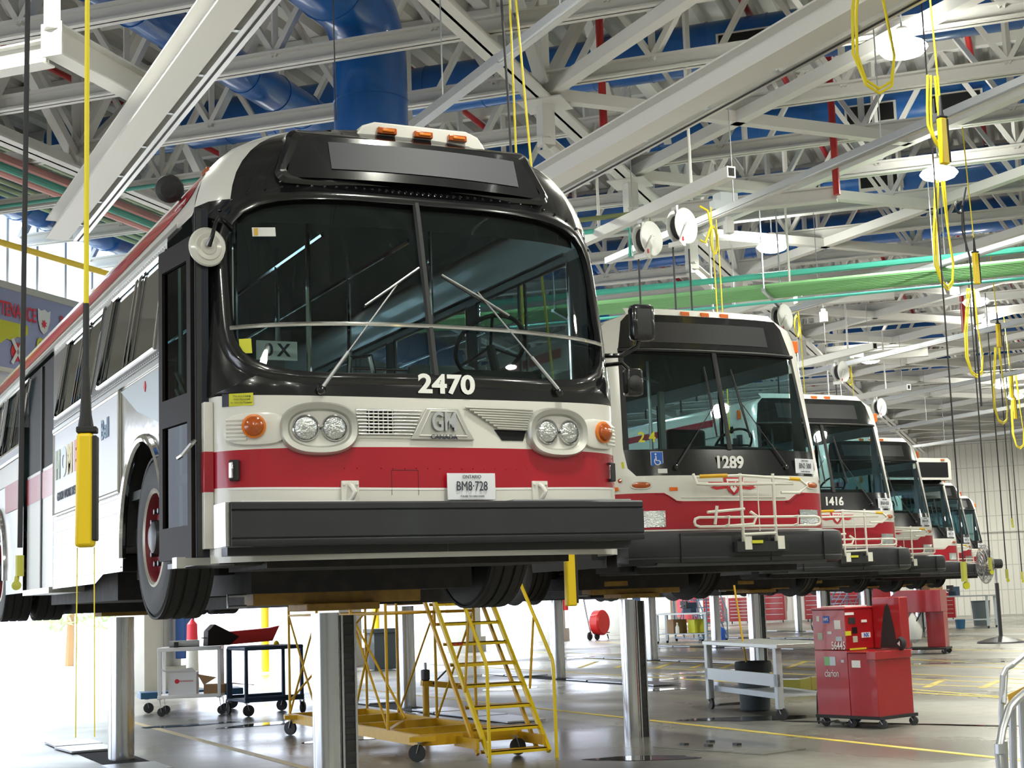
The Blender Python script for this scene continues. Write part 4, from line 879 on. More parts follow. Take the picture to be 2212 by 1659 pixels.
# hanger beams carrying the rails, square to the crane rails, dropped from the girder
ORD = ['first', 'second', 'third', 'fourth', 'fifth', 'sixth', 'seventh']
def ibeam(mb, a, b_, w_, h_, mt, t=.02):
    a = Vector(a); b_ = Vector(b_); mb.bar(a + Vector((0, 0, h_ / 2)), b_ + Vector((0, 0, h_ / 2)), w_, t, mt); mb.bar(a - Vector((0, 0, h_ / 2)), b_ - Vector((0, 0, h_ / 2)), w_, t, mt); mb.bar(a, b_, t, h_, mt)
for k in range(7):
    x0, y0 = .05 + 5.25 * k, 5.2 * k
    wh = ['first', 'second', 'third', 'fourth', 'fifth', 'sixth', 'farthest'][k]; busn = ['bus 2470', 'bus 1289', 'bus 1416', 'the fourth bus', 'the fifth bus', 'the sixth bus', 'the farthest bus'][k]
    if k < 2:
        T_ = thing('overhead_crane_rail', 'long white steel rail hung over ' + busn, 'rail', (x0, y0, 6.8), group='white rails hung over the buses')
        ya, yb = (-4.5, 13.2) if k == 0 else (-5.5, 8.6)
        mb = MB(); ibeam(mb, (0, ya, 0), (0, yb, 0), .30, .26, 'steel_white'); mb.build('beam', T_, smooth=False)
        mb = MB(); mb.bb((.20, ya, -.16), (.33, yb - .1, -.02), 'aluminium'); mb.bb((.255, ya, -.168), (.275, yb - .1, -.16), 'flat_black'); mb.build('track', T_, smooth=False)
        yy = ya + .6
        while yy < yb: mb = MB(); mb.bb((.08, yy - .03, -.125), (.27, yy + .03, -.105), 'galv'); mb.cyl((.27, yy, -.12), (.27, yy, .05), .015, 'galv', 6); mb.build('clamp', T_); yy += 1.25
    T_ = thing('light_track', 'thin galvanised strut hung beside the crane rail of ' + busn, 'rail', (2.65 + 5.25 * k, y0, 6.57), group='galvanised struts between the rails')
    mb = MB(); mb.bb((-.05, -4, -.04), (.05, 4.4, .04), 'galv'); mb.bb((-.035, -4, -.06), (.035, 4.4, -.04), 'aluminium'); mb.bb((-.055, 4.4, -.045), (.055, 6.6, .045), 'galv'); mb.build('strut', T_, smooth=False)
    mb = MB()
    for yy in (-2.5, 0.2, 3.2, 5.8): mb = MB(); mb.tube([(0, yy, .04), (0, yy, 1.6)], .008, 'galv', 5); mb.build('hanger_rod', T_)
# node hanger beams
for k in range(6):
    u = 10.65 + 4.3 * k * 1.0; v = 2.62; p = uv(u, v, 7.75)
    T_ = thing('hanger_frame', ('white dropped beam on a post at the %s girder joint from the left' % ORD[k]), 'beam', p, 0, 'dropped beams under the girder')
    mb = MB(); mb.bar((0, 0, -.3), (0, 0, .25), .18, .18, 'steel_white'); mb.build('post', T_, smooth=False)
    mb = MB(); ibeam(mb, uv(-.15, 0, -.3), uv(1.7, 0, -.3) if k % 2 == 0 else uv(0, -3.2, -.3), .18, .20, 'steel_white'); mb.build('beam', T_, smooth=False)
# one at the upper left
def onp(px_, py_, z): d = hd * FPX + rr * (px_ - 1106) - uu * (py_ - 829.5); return CP + d * ((z - CP.z) / d.z)
PA = onp(112, 85, 7.2); PB = onp(365, 225, 7.2) - PA
T_ = thing('hanger_frame', 'white dropped beam with bolted end plate beside the steep crane rail over bus 2470', 'beam', PA, 0, 'dropped beams under the girder'); mb = MB(); ibeam(mb, (0, 0, 0), PB, .20, .30, 'steel_white'); mb.box((0, 0, 0), (.02, .24, .34), 'steel_white', rz=RZB); mb.build('beam', T_, smooth=False)
mb = MB(); mb.bar((0, 0, .1), (0, 0, 1.4), .14, .14, 'steel_white')
for z in (-.1, .0, .1): mb.cyl((-.03, .04, z), (.0, .04, z), .014, 'galv', 6)
mb.build('post', T_)
# second white beam crossing behind at left, level with the wall
mb = MB(); ibeam(mb, onp(105, 115, 7.1), onp(-260, 185, 7.1), .2, .22, 'steel_white'); o = mb.build('roof_beam', smooth=False); o['kind'] = 'structure'
# ducts
def duct(name, label, pts, r, grp=None, n=24, seams=.9):
    mb = MB(); mb.tube(pts, r, 'duct_blue', n); o = mb.build(name, ang=50); tag(o, label, 'duct', grp)
    for i in range(len(pts) - 1):
        a, b_ = Vector(pts[i]), Vector(pts[i + 1]); L = (b_ - a).length; d = (b_ - a) / L if L > 0 else a; s_ = .4
        while s_ < L and seams: mb = MB(); mb.tube([a + d * s_, a + d * (s_ + .02)], r + .012, 'duct_blue', n); mb.build('duct_seam', o); s_ += seams
    return o
def elbow(a, corner, b_, r, n=8):
    a, c, b_ = Vector(a), Vector(corner), Vector(b_); d1 = (c - a).normalized(); d2 = (b_ - c).normalized(); p0 = c - d1 * r; p1 = c + d2 * r; out = [a]
    for i in range(n + 1): t_ = i / n; out.append((1 - t_) ** 2 * p0 + 2 * t_ * (1 - t_) * c + t_ * t_ * p1)
    return out + [b_]
d0 = duct('ventilation_duct', 'wide blue duct turning straight down above the raised bus 2470', elbow(uv(-4, 4.45, 9.05), uv(9.25, 4.5, 9.05), uv(9.25, 4.5, 7.0), .75), .47, 'blue air ducts', 28)
mb = MB(); c = uv(9.25, 4.5, 7.25); mb.box(c + Vector((.12, -.44, 0)), (.42, .06, .30), 'bench_grey'); mb.box(c + Vector((.12, -.48, 0)), (.34, .02, .22), 'dark_hole')
for i in range(5): mb.box(c + Vector((.12, -.495, -.08 + .04 * i)), (.34, .02, .01), 'bench_grey')
mb.build('duct_grille', d0).matrix_parent_inverse = Matrix()
for i, (u, z, ra) in enumerate([(13.8, 9.6, .38), (18.1, 9.6, .38), (22.5, 9.6, .38), (26.8, 9.6, .38), (33.2, 9.6, .38), (41.8, 9.6, .38), (50.4, 9.6, .38)]):
    d1 = duct('ventilation_duct', 'blue duct running across the roof, %s of the crossways ones from the camera' % ORD[i], [uv(u, -7.5, z), uv(u, 12.5, z)], ra, 'blue air ducts')
    if i in (0, 1, 2, 4):
        for v in ((.4, -1.2), (-.9, -2.3), (1.0, -.6))[i % 3]:
            mb = MB(); p = uv(u - ra * .92, v, z - .14); q = Matrix.Rotation(RZB, 3, 'Z'); mb.box(p, (.16, .85, .36), 'steel_white', rz=RZB); mb.box(p + q @ Vector((-.09, 0, 0)), (.02, .77, .29), 'dark_hole', rz=RZB); mb.build('duct_outlet', d1)
duct('ventilation_duct', 'narrow blue duct crossing the roof behind the long rail over bus 2470', [uv(-3, 6.75, 8.85), uv(15, 6.75, 8.85)], .27, 'blue air ducts')
duct('ventilation_duct', 'blue duct high along the left wall behind the banner', [uv(12, 13.6, 8.9), uv(40, 13.6, 8.9)], .38, 'blue air ducts')
duct('ventilation_duct', 'blue duct dropping behind the roof of bus 1289', elbow(uv(20, 6.6, 8.8), uv(26.5, 6.6, 8.8), uv(26.5, 6.6, 6.2), .7), .36, 'blue air ducts')
duct('ventilation_duct', 'big blue duct hanging at the left wall under the rail end', [uv(17, 11.8, 7.9), uv(30, 11.8, 7.9)], .5, 'blue air ducts')
# pipes
def pipe(label, pts, r, mt, grp=None, name='pipe'): 
    mb = MB(); mb.tube(pts, r, mt, 10); return tag(mb.build(name), label, 'pipe', grp)
for i, v in enumerate((5.9, 8.2, 11.0)): pipe(['red sprinkler pipe left of the wide blue duct', 'red sprinkler pipe high at the upper left', 'red sprinkler pipe near the left wall'][i], [uv(-2, v, 10.06), uv(70, v, 10.06)], .05, 'pipe_red', 'red sprinkler pipes')
for i, v in enumerate((.4, -2.6)): pipe(['red sprinkler pipe high over the second bus', 'red sprinkler pipe high above the lamps'][i], [uv(10, v, 10.06), uv(70, v, 10.06)], .05, 'pipe_red', 'red sprinkler pipes')
for i, (u, v) in enumerate(((12.0, 2.2), (14.8, -.6), (30.0, -1.6))): pipe(['red drop pipe behind the rounded bus roof', 'red drop pipe beside the thick crane rail', 'red drop pipe among the far trusses'][i], [uv(u, v, 10), uv(u, v, 7.4)], .055, 'pipe_red', 'red drop pipes')
pipe('red pipe crossing below the blue duct at left', [uv(20, 11.2, 7.6), uv(20, 8.9, 7.6)], .07, 'pipe_red')
for i in range(2): pipe(['lower', 'upper'][i] + ' of the paired pink pipes at the left', [uv(3, 10.9 - .18 * i, 8.05 + .12 * i), uv(14.5, 10.9 - .18 * i, 8.05 + .12 * i)], .075, 'pipe_pink', 'pink pipes')
T_ = thing('pipe_rack', 'bank of pale green pipes over the left side of the hall', 'pipe rack', (0, 0, 0))
for i in range(8):
    mb = MB(); v = 11.3 + .24 * i; mb.tube([uv(4, v, 8.62), uv(26, v, 8.62)], .045, 'pipe_pale_green', 8); mb.build('rack_pipe', T_)
T_ = thing('pipe_rack', 'bank of bright green pipes crossing above bus 1289', 'pipe rack', (0, 0, 0))
for i in range(8):
    mb = MB(); u = 16.75 + .13 * i; mb.tube([uv(u, -7, 6.5), uv(u, 13, 6.5)], .042, 'pipe_green', 8); mb.build('rack_pipe', T_)
mb = MB(); mb.tube([uv(18.1, -7, 6.62), uv(18.1, 13, 6.62)], .05, 'pipe_olive', 8); mb.build('rack_pipe', T_); mb = MB(); mb.tube([uv(18.3, -7, 7.0), uv(18.3, 13, 7.0)], .055, 'pipe_teal', 8); mb.build('rack_pipe', T_)
for v in (4.5, .9, -1.9): mb = MB(); mb.bar(uv(16.6, v, 6.42), uv(18.5, v, 6.42), .05, .05, 'galv'); mb.bar(uv(16.7, v, 6.42), uv(16.7, v, 8.2), .02, .02, 'galv'); mb.bar(uv(18.4, v, 6.42), uv(18.4, v, 8.2), .02, .02, 'galv'); mb.build('rack_hanger', T_)
pipe('thin teal pipe below the green pipe bank', [uv(15.8, 5, 6.05), uv(15.8, -5, 6.05)], .022, 'pipe_teal')
pipe('teal pipe feeding the rear hose reel', [uv(12.2, 6, 6.62), uv(12.2, 1.95, 6.62), uv(12.2, 1.95, 6.2)], .035, 'pipe_teal')
pipe('olive pipe feeding the front hose reel', [uv(12.0, 6, 6.75), uv(12.0, 1.6, 6.75), uv(12.0, 1.6, 6.2)], .035, 'pipe_olive')
pipe('dark green pipe along the left roof', [uv(8, 10.4, 7.9), uv(24, 10.4, 7.9)], .06, 'pipe_dark_teal')
pipe('slim teal pipe crossing behind the steep rail', [uv(10.5, 11.5, 7.6), uv(10.5, 7.5, 7.6)], .03, 'pipe_dark_teal')
pipe('yellow gas pipe sloping behind the steep rail', [uv(8, 9.8, 6.55), uv(15.5, 10.0, 6.75)], .045, 'pipe_yellow')
# lamps
LP = [(9.0, 6.19, 8.1), (13.39, 10.6, 8.1), (21.99, 19.23, 8.1), (24.81, 21.96, 8.1), (33.72, 30.9, 8.1), (35.9, 32.6, 8.0), (13.83, 15.83, 8.1), (25.32, 27.3, 8.1)]
LP = [tuple(CP + (Vector(p) - CP) * ((7.85 - CP.z) / (p[2] - CP.z))) for p in LP]
LL = ['nearest bright lamp, at the top right corner', 'second lamp down the right-hand row, over a yellow pendant', 'third lamp down the right-hand row, above a hanging yellow coil', 'fourth lamp down the right-hand row, just under the third', 'fifth lamp down the right-hand row, near the end wall', 'last and lowest lamp at the far right', 'lamp alone over the roof of bus 1289', 'small far lamp right of the reels over bus 1416']
def lamp(p, label, extra=False):
    T_ = thing('high_bay_lamp', label, 'lamp', p, 0, 'round high bay lamps'); k = 1.0
    mb = MB(); mb.lathe([(.0005, -.10), (.14, -.095), (.24, -.06), (.29, 0), (.25, .05), (.10, .08)], (0, 0, 0), (0, 0, 1), 'lamp_glow', 20); mb.build('lamp_bowl', T_)
    mb = MB(); mb.lathe([(.10, .08), (.09, .22), (.06, .26), (.0005, .27)], (0, 0, 0), (0, 0, 1), 'steel_white', 14); mb.tube([(0, 0, .26), (0, 0, 1.2)], .012, 'galv', 6); mb.build('lamp_housing', T_)
for p, l in zip(LP, LL): lamp(p, l)
HL = [Vector(p) for p in LP] + [uv(58, -2, 8.0), uv(65, -2, 8.0), uv(65, 4, 8.0)]  # those listed after LP are added lights without fixtures, brightening the end wall
for v in (-2.0, -9.5, -17):
    for u in (-24, -16, -8, -1, 6) + (() if v > -3 else (14, 22, 30, 38, 46, 54, 62)): HL.append(uv(u, v, 8.0))
for v in (5.6,):
    for u in (-20, -8, 3, 14, 26, 38, 50, 62): HL.append(uv(u, v, 8.0))
for p in HL:
    a = bpy.data.lights.new('hall_light', 'AREA'); a.shape = 'DISK'; a.size = .5; a.energy = 240; a.color = (1, 1, .87); ao = bpy.data.objects.new('hall_light', a); C.objects.link(ao); ao.location = p - Vector((0, 0, .18))
# ================= lifts =================
def lift_post(x, y, top, label, rack=True, r=.095, beam=True):
    T_ = thing('lift_post', label, 'lift post', (x, y, 0), 0, 'lift posts under the buses')
    mb = MB(); rr_ = r if rack else .14
    cx_ = -.06 if rack else 0
    mb.lathe([(rr_, 0), (rr_, top - .08)], (cx_, 0, 0), (0, 0, 1), 'post_chrome', 32); mb.build('piston', T_)
    if rack:
        mb = MB(); mb.bb((.035, -.03, 0), (.13, .09, top - .1), 'dark_metal'); mb.bb((.03, -.045, 0), (.045, -.03, top - .1), 'galv'); mb.bb((.12, -.045, 0), (.135, -.03, top - .1), 'galv'); z = .06
        while z < top - .15: mb.bb((.05, -.042, z), (.118, -.03, z + .035), 'dark_metal'); z += .075
        mb.build('locking_rack', T_, smooth=False)
    if beam:
        mb = MB(); mb.box((0, 0, top - .04), (.50, .40, .05), 'lift_yellow'); mb.box((0, 0, top + .035), (1.15, .22, .11), 'lift_yellow'); mb.box((-.28, -.06, top + .10), (.3, .2, .06), 'lift_yellow'); mb.build('cradle', T_, bevel=.008)
        mb = MB(); mb.tube([(-.62, -.10, top - .02), (-.74, -.10, top - .02), (-.74, -.10, top + .05), (-.62, -.10, top + .05)], .012, 'galv', 6); mb.build('cradle_clip', T_)
        if rack:
            mb = MB(); mb.box((.1, .02, top + .0), (.22, .2, .08), 'lift_yellow'); mb.build('rack_head', T_)
    return T_
WHO = ['bus 2470', 'bus 1289', 'bus 1416', 'the fourth bus', 'the bus with the sign box', 'the sixth bus', 'the farthest bus']
for k in range(7):
    x0, y0 = .07 + 5.25 * k, [0, 4.9, 10.1, 15.35, 20.6, 25.9, 31.1][k]
    f = [1.72, 2.3, 2.3, 2.3, 2.3, 2.3, 2.3][k]
    lift_post(x0 + (-.09 if k == 0 else .08), y0 + f, 1.60, 'chrome lift post with notched rack under the front of ' + WHO[k])
    lift_post(x0 + .02, y0 + 9.09, 1.60, 'plain chrome lift post under the rear axle of ' + WHO[k], rack=False)
    mb = MB(); px_ = x0; o = None
    T_ = thing('floor_track', 'dark floor slot with steel cover plates below ' + WHO[k], 'floor plates', (px_, y0, 0), group='lift slots in the floor')
    mb.bb((-.24, 5.4, .001), (.24, 12.2, .006), 'dark_hole'); mb.build('slot', T_, smooth=False)
    for j in range(5):
        mb = MB(); mb.box((-.05 if k == 0 else .1, 5.7 + 1.22 * j if j < 2 else 8.0 + .9 * (j - 2) + (1.8 if j > 2 else 0), .02), (.55, 1.1 if j < 2 else .8, .02), 'galv', rz=.08 * (j % 2)); mb.build('cover_plate', T_)
    mb = MB(); mb.box((.26, 5.45, .008), (.10, .3, .01), 'line_yellow'); mb.build('edge_mark', T_)
# puddles
def puddle(x, y, a, b_, rz, label, seed):
    rnd = random.Random(seed); pts = []
    ph = [rnd.uniform(0, 6) for _ in range(4)]
    for i in range(40):
        t_ = 2 * PI * i / 40; k = 1 + .16 * math.sin(2 * t_ + ph[0]) + .12 * math.sin(3 * t_ + ph[1]) + .08 * math.sin(5 * t_ + ph[2]); p = Matrix.Rotation(rz, 3, 'Z') @ Vector((a * k * math.cos(t_), b_ * k * math.sin(t_), 0)); pts.append((x + p.x, y + p.y, .004))
    mb = MB(); mb.poly(pts, 'puddle'); return tag(mb.build('puddle', smooth=False), label, 'puddle', 'water puddles on the concrete floor')
PD = [(3.6, 12.8, 1.3, .35, .1, 'bright puddle by the casters of the dark cart'), (1.9, 13.5, .6, .25, .0, 'small puddle in front of the two carts'), (4.3, 5.2, .55, .2, -.5, 'puddle at the foot of the yellow stairs'), (7.6, 8.3, .9, .28, -.6, 'dark puddle under the grey workbench'),
      (8.2, 6.6, 1.1, .10, -1.1, 'long narrow wet streak under the red cabinet'), (9.2, 4.8, 1.1, .11, -1.0, 'long wet streak leading toward the pit railing'), (8.5, 17.0, .5, .35, .4, 'bright round puddle behind the yellow stairs'), (10.2, 22.0, .6, .5, .4, 'bright puddle far behind the yellow stairs'),
      (13.5, 18.5, .9, .35, .2, 'puddle left of the second bus post'), (21.0, 22.3, .9, .3, -.5, 'puddle on the floor in front of the fan'), (18.2, 16.2, 1.0, .18, -.6, 'thin puddle past the red machine'), (12.1, 17.0, .5, .2, .2, 'small puddle in the striped floor lane'), (28.0, 29.5, 1.3, .3, -.7, 'far puddle before the metal bench'), (19.5, 12.0, .8, .15, -.4, 'small wet patch at the right edge of the lane'),
      (3.3, 9.7, .9, .35, .3, 'bright puddle under the yellow stair frame'), (15.5, 28.0, .7, .4, .3, 'pale puddle near the far doors'), (8.9, 10.6, .45, .15, .2, 'puddle beside the bin'), (9.9, 14.3, .6, .2, .0, 'puddle left of the pair of bus posts'), (.2, 7.6, .25, .12, 0, 'tiny puddle below bus 2470')]
for i, p in enumerate(PD): puddle(*p, i + 3)
# painted lines
def line(name, a, b_, w_, mt, label, grp=None):
    mb = MB(); mb.bar((a[0], a[1], .0025), (b_[0], b_[1], .0025), w_, .003, mt); return tag(mb.build(name, smooth=False), label, 'floor line', grp)
for k in range(7):
    x = 1.41 + 5.24 * k
    line('floor_line', (x, -4 + 5.2 * max(k - 1, 0)), (x, 18.3 + 5.2 * k), .10, 'line_pale' if k == 0 else 'line_yellow', 'painted yellow line left of ' + ['the yellow stairs', 'the grey workbench', 'the third bay', 'the fourth bay', 'the fifth bay', 'the sixth bay', 'the last bay'][k], 'lines between the bays')
# safety walkway lanes along the hall
for i, v in enumerate((-.62 - 2.6, )): pass
for i, (v, w_) in enumerate(((3.45 - 4.0, .09), (2.2 - 4.0, .09), (1.3 - 4.0, .09))):
    a, b_ = uv(15.0, v), uv(60, v)
for i, (x0, x1, y) in enumerate(((8.5, 40, 12.2), (8.5, 40, 13.9), (8.5, 40, 14.6))): pass
LN = [((12.4, 15.6), (15.2, 6.5)), ((14.3, 17.5), (17.6, 8.5)), ((15.3, 18.6), (18.8, 9.2)), ((22, 25.5), (27, 15))]
def onz(px_, py_):   # where a spot of the floor lies, from its place in the photo
    d = hd * FPX + rr * (px_ - 1106) - uu * (py_ - 829.5); t_ = -CP.z / d.z; return CP + d * t_
LP_ = [((1200, 1419), (2212, 1468), 'farthest lane line behind the red cabinet'), ((1400, 1443), (2212, 1477), 'second lane line behind the red cabinet'), ((1410, 1456), (2180, 1486), 'third lane line behind the red cabinet'), ((1400, 1427), (1900, 1440), 'thin lane line by the far posts'), ((1960, 1424), (2212, 1437), 'lane line level with the fan foot'), ((1960, 1489), (2165, 1505), 'nearest lane line behind the red cabinet')]
for a, b_, lb in LP_: line('floor_line', onz(*a), onz(*b_), .09, 'line_yellow', lb, 'lane lines along the walkway')
for i, x in enumerate((1250, 1330, 1420, 1495, 1560, 1700, 1785, 2000, 2120)):
    a, b_ = onz(x, 1478 + (x - 1400) * .012 if x > 1900 else 1443), onz(x + 40, 1461 + (x - 1400) * .012 if x > 1900 else 1429); line('floor_line', a, b_, .12, 'line_yellow', 'slanted yellow hatch bar in the walkway, number %s from the left' % ['one', 'two', 'three', 'four', 'five', 'six', 'seven', 'eight', 'nine'][i], 'hatch bars of the walkway')
T_ = thing('floor_hatch', 'flat steel cover plate with lifting lugs in front of the cabinet', 'floor plate', (5.4, 5.6, 0)); mb = MB(); mb.box((0, -.2, .008), (.62, 1.5, .012), 'floor_concrete', rz=.25); mb.build('plate', T_)
for x, y in ((-.2, .3), (.15, .35), (-.1, .0), (.18, -.1)): mb = MB(); mb.box((x, y, .025), (.06, .08, .02), 'dark_metal'); mb.build('lug', T_)
# ================= casters helper =================
def caster(par, x, y, r=.055, h=.13, mt='rubber', rz=0, fork='galv'):
    mb = MB(); q = Matrix.Rotation(rz, 3, 'Z'); off = q @ Vector((.03, 0, 0))
    mb.lathe([(r, -.016), (r, .016), (r * .7, .018), (.0005, .018)], (x + off.x, y + off.y, r), q @ Vector((0, 1, 0)), mt, 18); mb.lathe([(r, -.016), (r * .7, -.018), (.0005, -.018)], (x + off.x, y + off.y, r), q @ Vector((0, 1, 0)), mt, 18); o = mb.build('caster_wheel', par)
    mb = MB()
    for s_ in (-1, 1): a = q @ Vector((.03, s_ * .024, 0)); b_ = q @ Vector((0, s_ * .024, 0)); mb.bar((x + a.x, y + a.y, r), (x + b_.x, y + b_.y, h - .01), .03, .005, fork)
    mb.box((x, y, h - .005), (.07, .07, .01), fork, rz=rz); mb.build('caster_fork', o)
# ================= yellow rolling stairs =================
Y_ = thing('rolling_stairs', 'tall yellow rolling stair platform between the two nearest buses', 'rolling stairs', (3.33, 5.95, 0))
SY = 'bright_yellow'
nst = 13; rise, run = .208, .175
mb = MB()
for sx_ in (-.33, .33):
    mb.bar((sx_, 0, .06), (sx_, run * nst, .06 + rise * nst), .035, .05, SY); mb.bar((sx_ - .02, .22, .06), (sx_ - .02, .22 + run * nst, .06 + rise * nst), .03, .04, 'safety_yellow')
mb.build('stringer', Y_)
for k in range(nst):
    mb = MB(); y, z = run * k + .02, .10 + rise * k; mb.bb((-.32, y, z - .035), (.32, y + .025, z), SY); mb.bb((-.32, y, z - .008), (.32, y + .20, z), 'safety_yellow'); mb.bb((-.32, y + .18, z - .035), (.32, y + .20, z), 'safety_yellow'); mb.build('tread', Y_)
text('warning_label', 'CAUTION', .03, (-.25, run * 5 + .015, .10 + rise * 5 - .017), 'sign_red', Y_, bold=.002)
for sx_ in (-.36, .37):
    mb = MB(); hh_ = .86
    mb.tube([(sx_, -.08, .0), (sx_, -.08, hh_ + .02), (sx_, -.06, hh_ + .10), (sx_, run * nst - .08, hh_ + rise * nst), (sx_, run * nst + 1.2, hh_ + rise * nst)], .019, SY, 8); mb.tube([(sx_, .30, .42), (sx_, -.07, .35 + .30)], .015, 'safety_yellow', 6) if 0 else None
    for y in (.35, 1.15, 1.9): mb.tube([(sx_, y + .1, .10 + rise * (y / run) - .10), (sx_, y - .12, .10 + rise * (y / run) + .32), (sx_, y - .12, .84 + rise * (y / run) - .02)], .014, 'safety_yellow', 6) if 0 else mb.tube([(sx_, y + .12, .12 + rise * (y + .1) / run), (sx_, y - .02, hh_ + .1 + rise * (y) / run)], .015, 'safety_yellow', 6)
    mb.build('handrail', Y_)
mb = MB(); fx0, fx1, fy0, fy1 = -.80, .22, .62, 4.9; z0 = .20
for a, b_ in (((fx0, fy0), (fx0, fy1)), ((fx1, fy0), (fx1, fy1)), ((fx0, fy0), (fx1 + .1, fy0)), ((fx0, fy1), (fx1, fy1)), ((fx0, 1.5), (fx1, 1.5)), ((fx0, 2.6), (fx1, 2.6)), ((fx0, 3.8), (fx1, 3.8)), ((fx0, 1.5), (-.2, 2.6))): mb.bar((*a, z0), (*b_, z0), .05, .11, 'safety_yellow')
mb.bar((-.4, 0.1, .17), (-.4, .65, .17), .03, .10, 'safety_yellow'); mb.bar((.3, .05, .17), (.3, .65, .17), .03, .10, 'safety_yellow'); mb.build('base_frame', Y_)
mb = MB(); zt_ = 2.78
PV = [(fx0, 1.5), (fx0, 2.6), (fx0, 3.8), (fx0, fy1), (fx1, 2.6), (fx1, 3.8), (fx1, fy1), (fx1, 1.5)]
for i, (x, y) in enumerate(PV): mb.tube([(x, y, .25), (x, y, zt_)], .017, 'safety_yellow', 6)
for x in (fx0, fx1): mb.tube([(x, 1.5, 1.46), (x, fy1, 1.46)], .016, 'safety_yellow', 6)
mb.tube([(fx0, 1.5, 1.46), (fx1, 1.5, 1.46)], .016, 'safety_yellow', 6); mb.tube([(fx0, fy1, 1.46), (fx1, fy1, 1.46)], .016, 'safety_yellow', 6)
for a, b_ in (((fx0, 1.5, .25), (fx0, 2.6, 1.46)), ((fx0, 2.6, 1.46), (fx0, 3.8, .25)), ((fx0, 3.8, 1.46), (fx0, 4.9, .25)), ((fx0, 2.6, .25), (fx0, 1.5, 1.9)), ((fx1, 2.6, .25), (fx1, 1.5, 1.46)), ((fx1, 2.6, 1.46), (fx1, 3.8, .25)), ((fx0, 4.9, .4), (fx1, 4.9, 1.46)), ((fx0, 2.6, 1.46), (fx0, 1.0, .4)), ((fx0, 3.8, .25), (fx0, 4.9, 1.46))): mb.tube([a, b_], .014, 'safety_yellow', 6)
mb.bb((fx0, 1.5, zt_), (fx1, fy1, zt_ + .04), 'safety_yellow'); mb.build('support_frame', Y_)
for x, y, a in ((fx0 - .03, .55, 2.5), (fx1 - .05, .45, 0), (fx0 - .02, 4.75, 2.2), (fx1 + .1, 3.6, .5)):
    caster(Y_, x, y, .085, .20, 'rubber', a, 'galv')
mb = MB(); mb.prism([(fx0 - .16, .50, .20), (fx0 + .1, .45, .20), (fx0 + .1, .75, .20), (fx0 - .05, .62, .20)], (0, 0, .05), 'safety_yellow'); mb.prism([(fx0 - .16, 4.6, .20), (fx0 + .05, 4.5, .20), (fx0 + .05, 4.9, .20), (fx0 - .1, 4.85, .20)], (0, 0, .05), 'safety_yellow'); mb.build('caster_bracket', Y_)
# jack stand beside the platform
T_ = thing('jack_stand', 'black and yellow jack stand with an orange arm behind the stairs', 'jack stand', (3.85, 9.6, 0)); mb = MB(); mb.lathe([(.07, 0), (.06, .03), (.04, .04), (.04, .62), (.055, .64), (.055, .75), (.02, .76), (.02, .84)], (0, 0, 0), (0, 0, 1), ['dark_metal', 'dark_metal', 'safety_yellow', 'dark_metal', 'dark_metal', 'dark_metal', 'galv', 'galv'], 14); mb.build('stem', T_)
mb = MB(); mb.bar((-.05, 0, .60), (.55, .15, .52), .05, .07, 'safety_yellow'); mb.tube([(.1, 0, .58), (.3, 0, .75), (.32, 0, .6)], .012, 'dark_metal', 6); mb.build('arm', T_)
# ================= carts at left =================
T_ = thing('utility_cart', 'white two-shelf cart holding boxes, next to the dark navy cart', 'cart', (1.95, 15.6, 0), -.35)
L_, W_ = .95, .6
mb = MB(); mb.bb((0, 0, .96), (L_, W_, 1.02), 'num_white'); mb.build('top_shelf', T_, bevel=.01); mb = MB(); mb.bb((0, 0, .26), (L_, W_, .31), 'num_white'); mb.build('bottom_shelf', T_, bevel=.01)
for x, y in ((.03, .03), (L_ - .03, .03), (.03, W_ - .03), (L_ - .03, W_ - .03)):
    mb = MB(); mb.box((x, y, .62), (.05, .05, .74), 'num_white'); mb.build('leg', T_, bevel=.005); caster(T_, x, y, .065, .26)
T_ = thing('utility_cart', 'dark navy cart with four thick casters standing by the puddle', 'cart', (2.95, 14.35, 0), .05)
L_, W_ = .92, .85
mb = MB(); mb.bb((0, 0, .95), (L_, W_, 1.01), 'cart_navy'); mb.build('top_shelf', T_, bevel=.02); mb = MB(); mb.bb((0, 0, .20), (L_, W_, .24), 'cart_navy'); mb.bb((0, 0, .24), (L_, .03, .28), 'cart_navy'); mb.bb((0, W_ - .03, .24), (L_, W_, .28), 'cart_navy'); mb.build('bottom_shelf', T_, bevel=.01)
for i, (x, y) in enumerate(((.03, .03), (L_ - .03, .03), (.03, W_ - .03), (L_ - .03, W_ - .03))):
    mb = MB(); mb.box((x, y, .60), (.05 if i != 2 else .08, .05, .75), 'cart_navy'); mb.build('leg', T_, bevel=.008); caster(T_, x, y, .085, .20, 'rubber', .8 * i)
T_ = thing('parts_box', 'open white carton with a red round logo on the white cart', 'carton', (2.12, 15.62, .31), -.35); mb = MB(); mb.bb((0, 0, 0), (.42, .36, .33), 'card_white'); mb.prism([(0, 0, .33), (-.14, 0, .38), (-.14, .36, .38), (0, .36, .33)], (0, 0, .004), 'card_white'); mb.prism([(0, 0, .33), (.42, 0, .33), (.36, -.02, .40), (-.08, -.08, .37)], (0, .004, 0), 'card_white'); mb.build('carton', T_, smooth=False)
mb = MB(); mb.lathe([(.035, 0), (.0005, .001)], (.13, -.002, .20), (0, -1, 0), 'sign_red', 20); mb.build('logo_disc', T_); text('carton_lettering', 'MCKINNON', .038, (.27, -.003, .20), 'sign_red', T_, ext=.0005); 
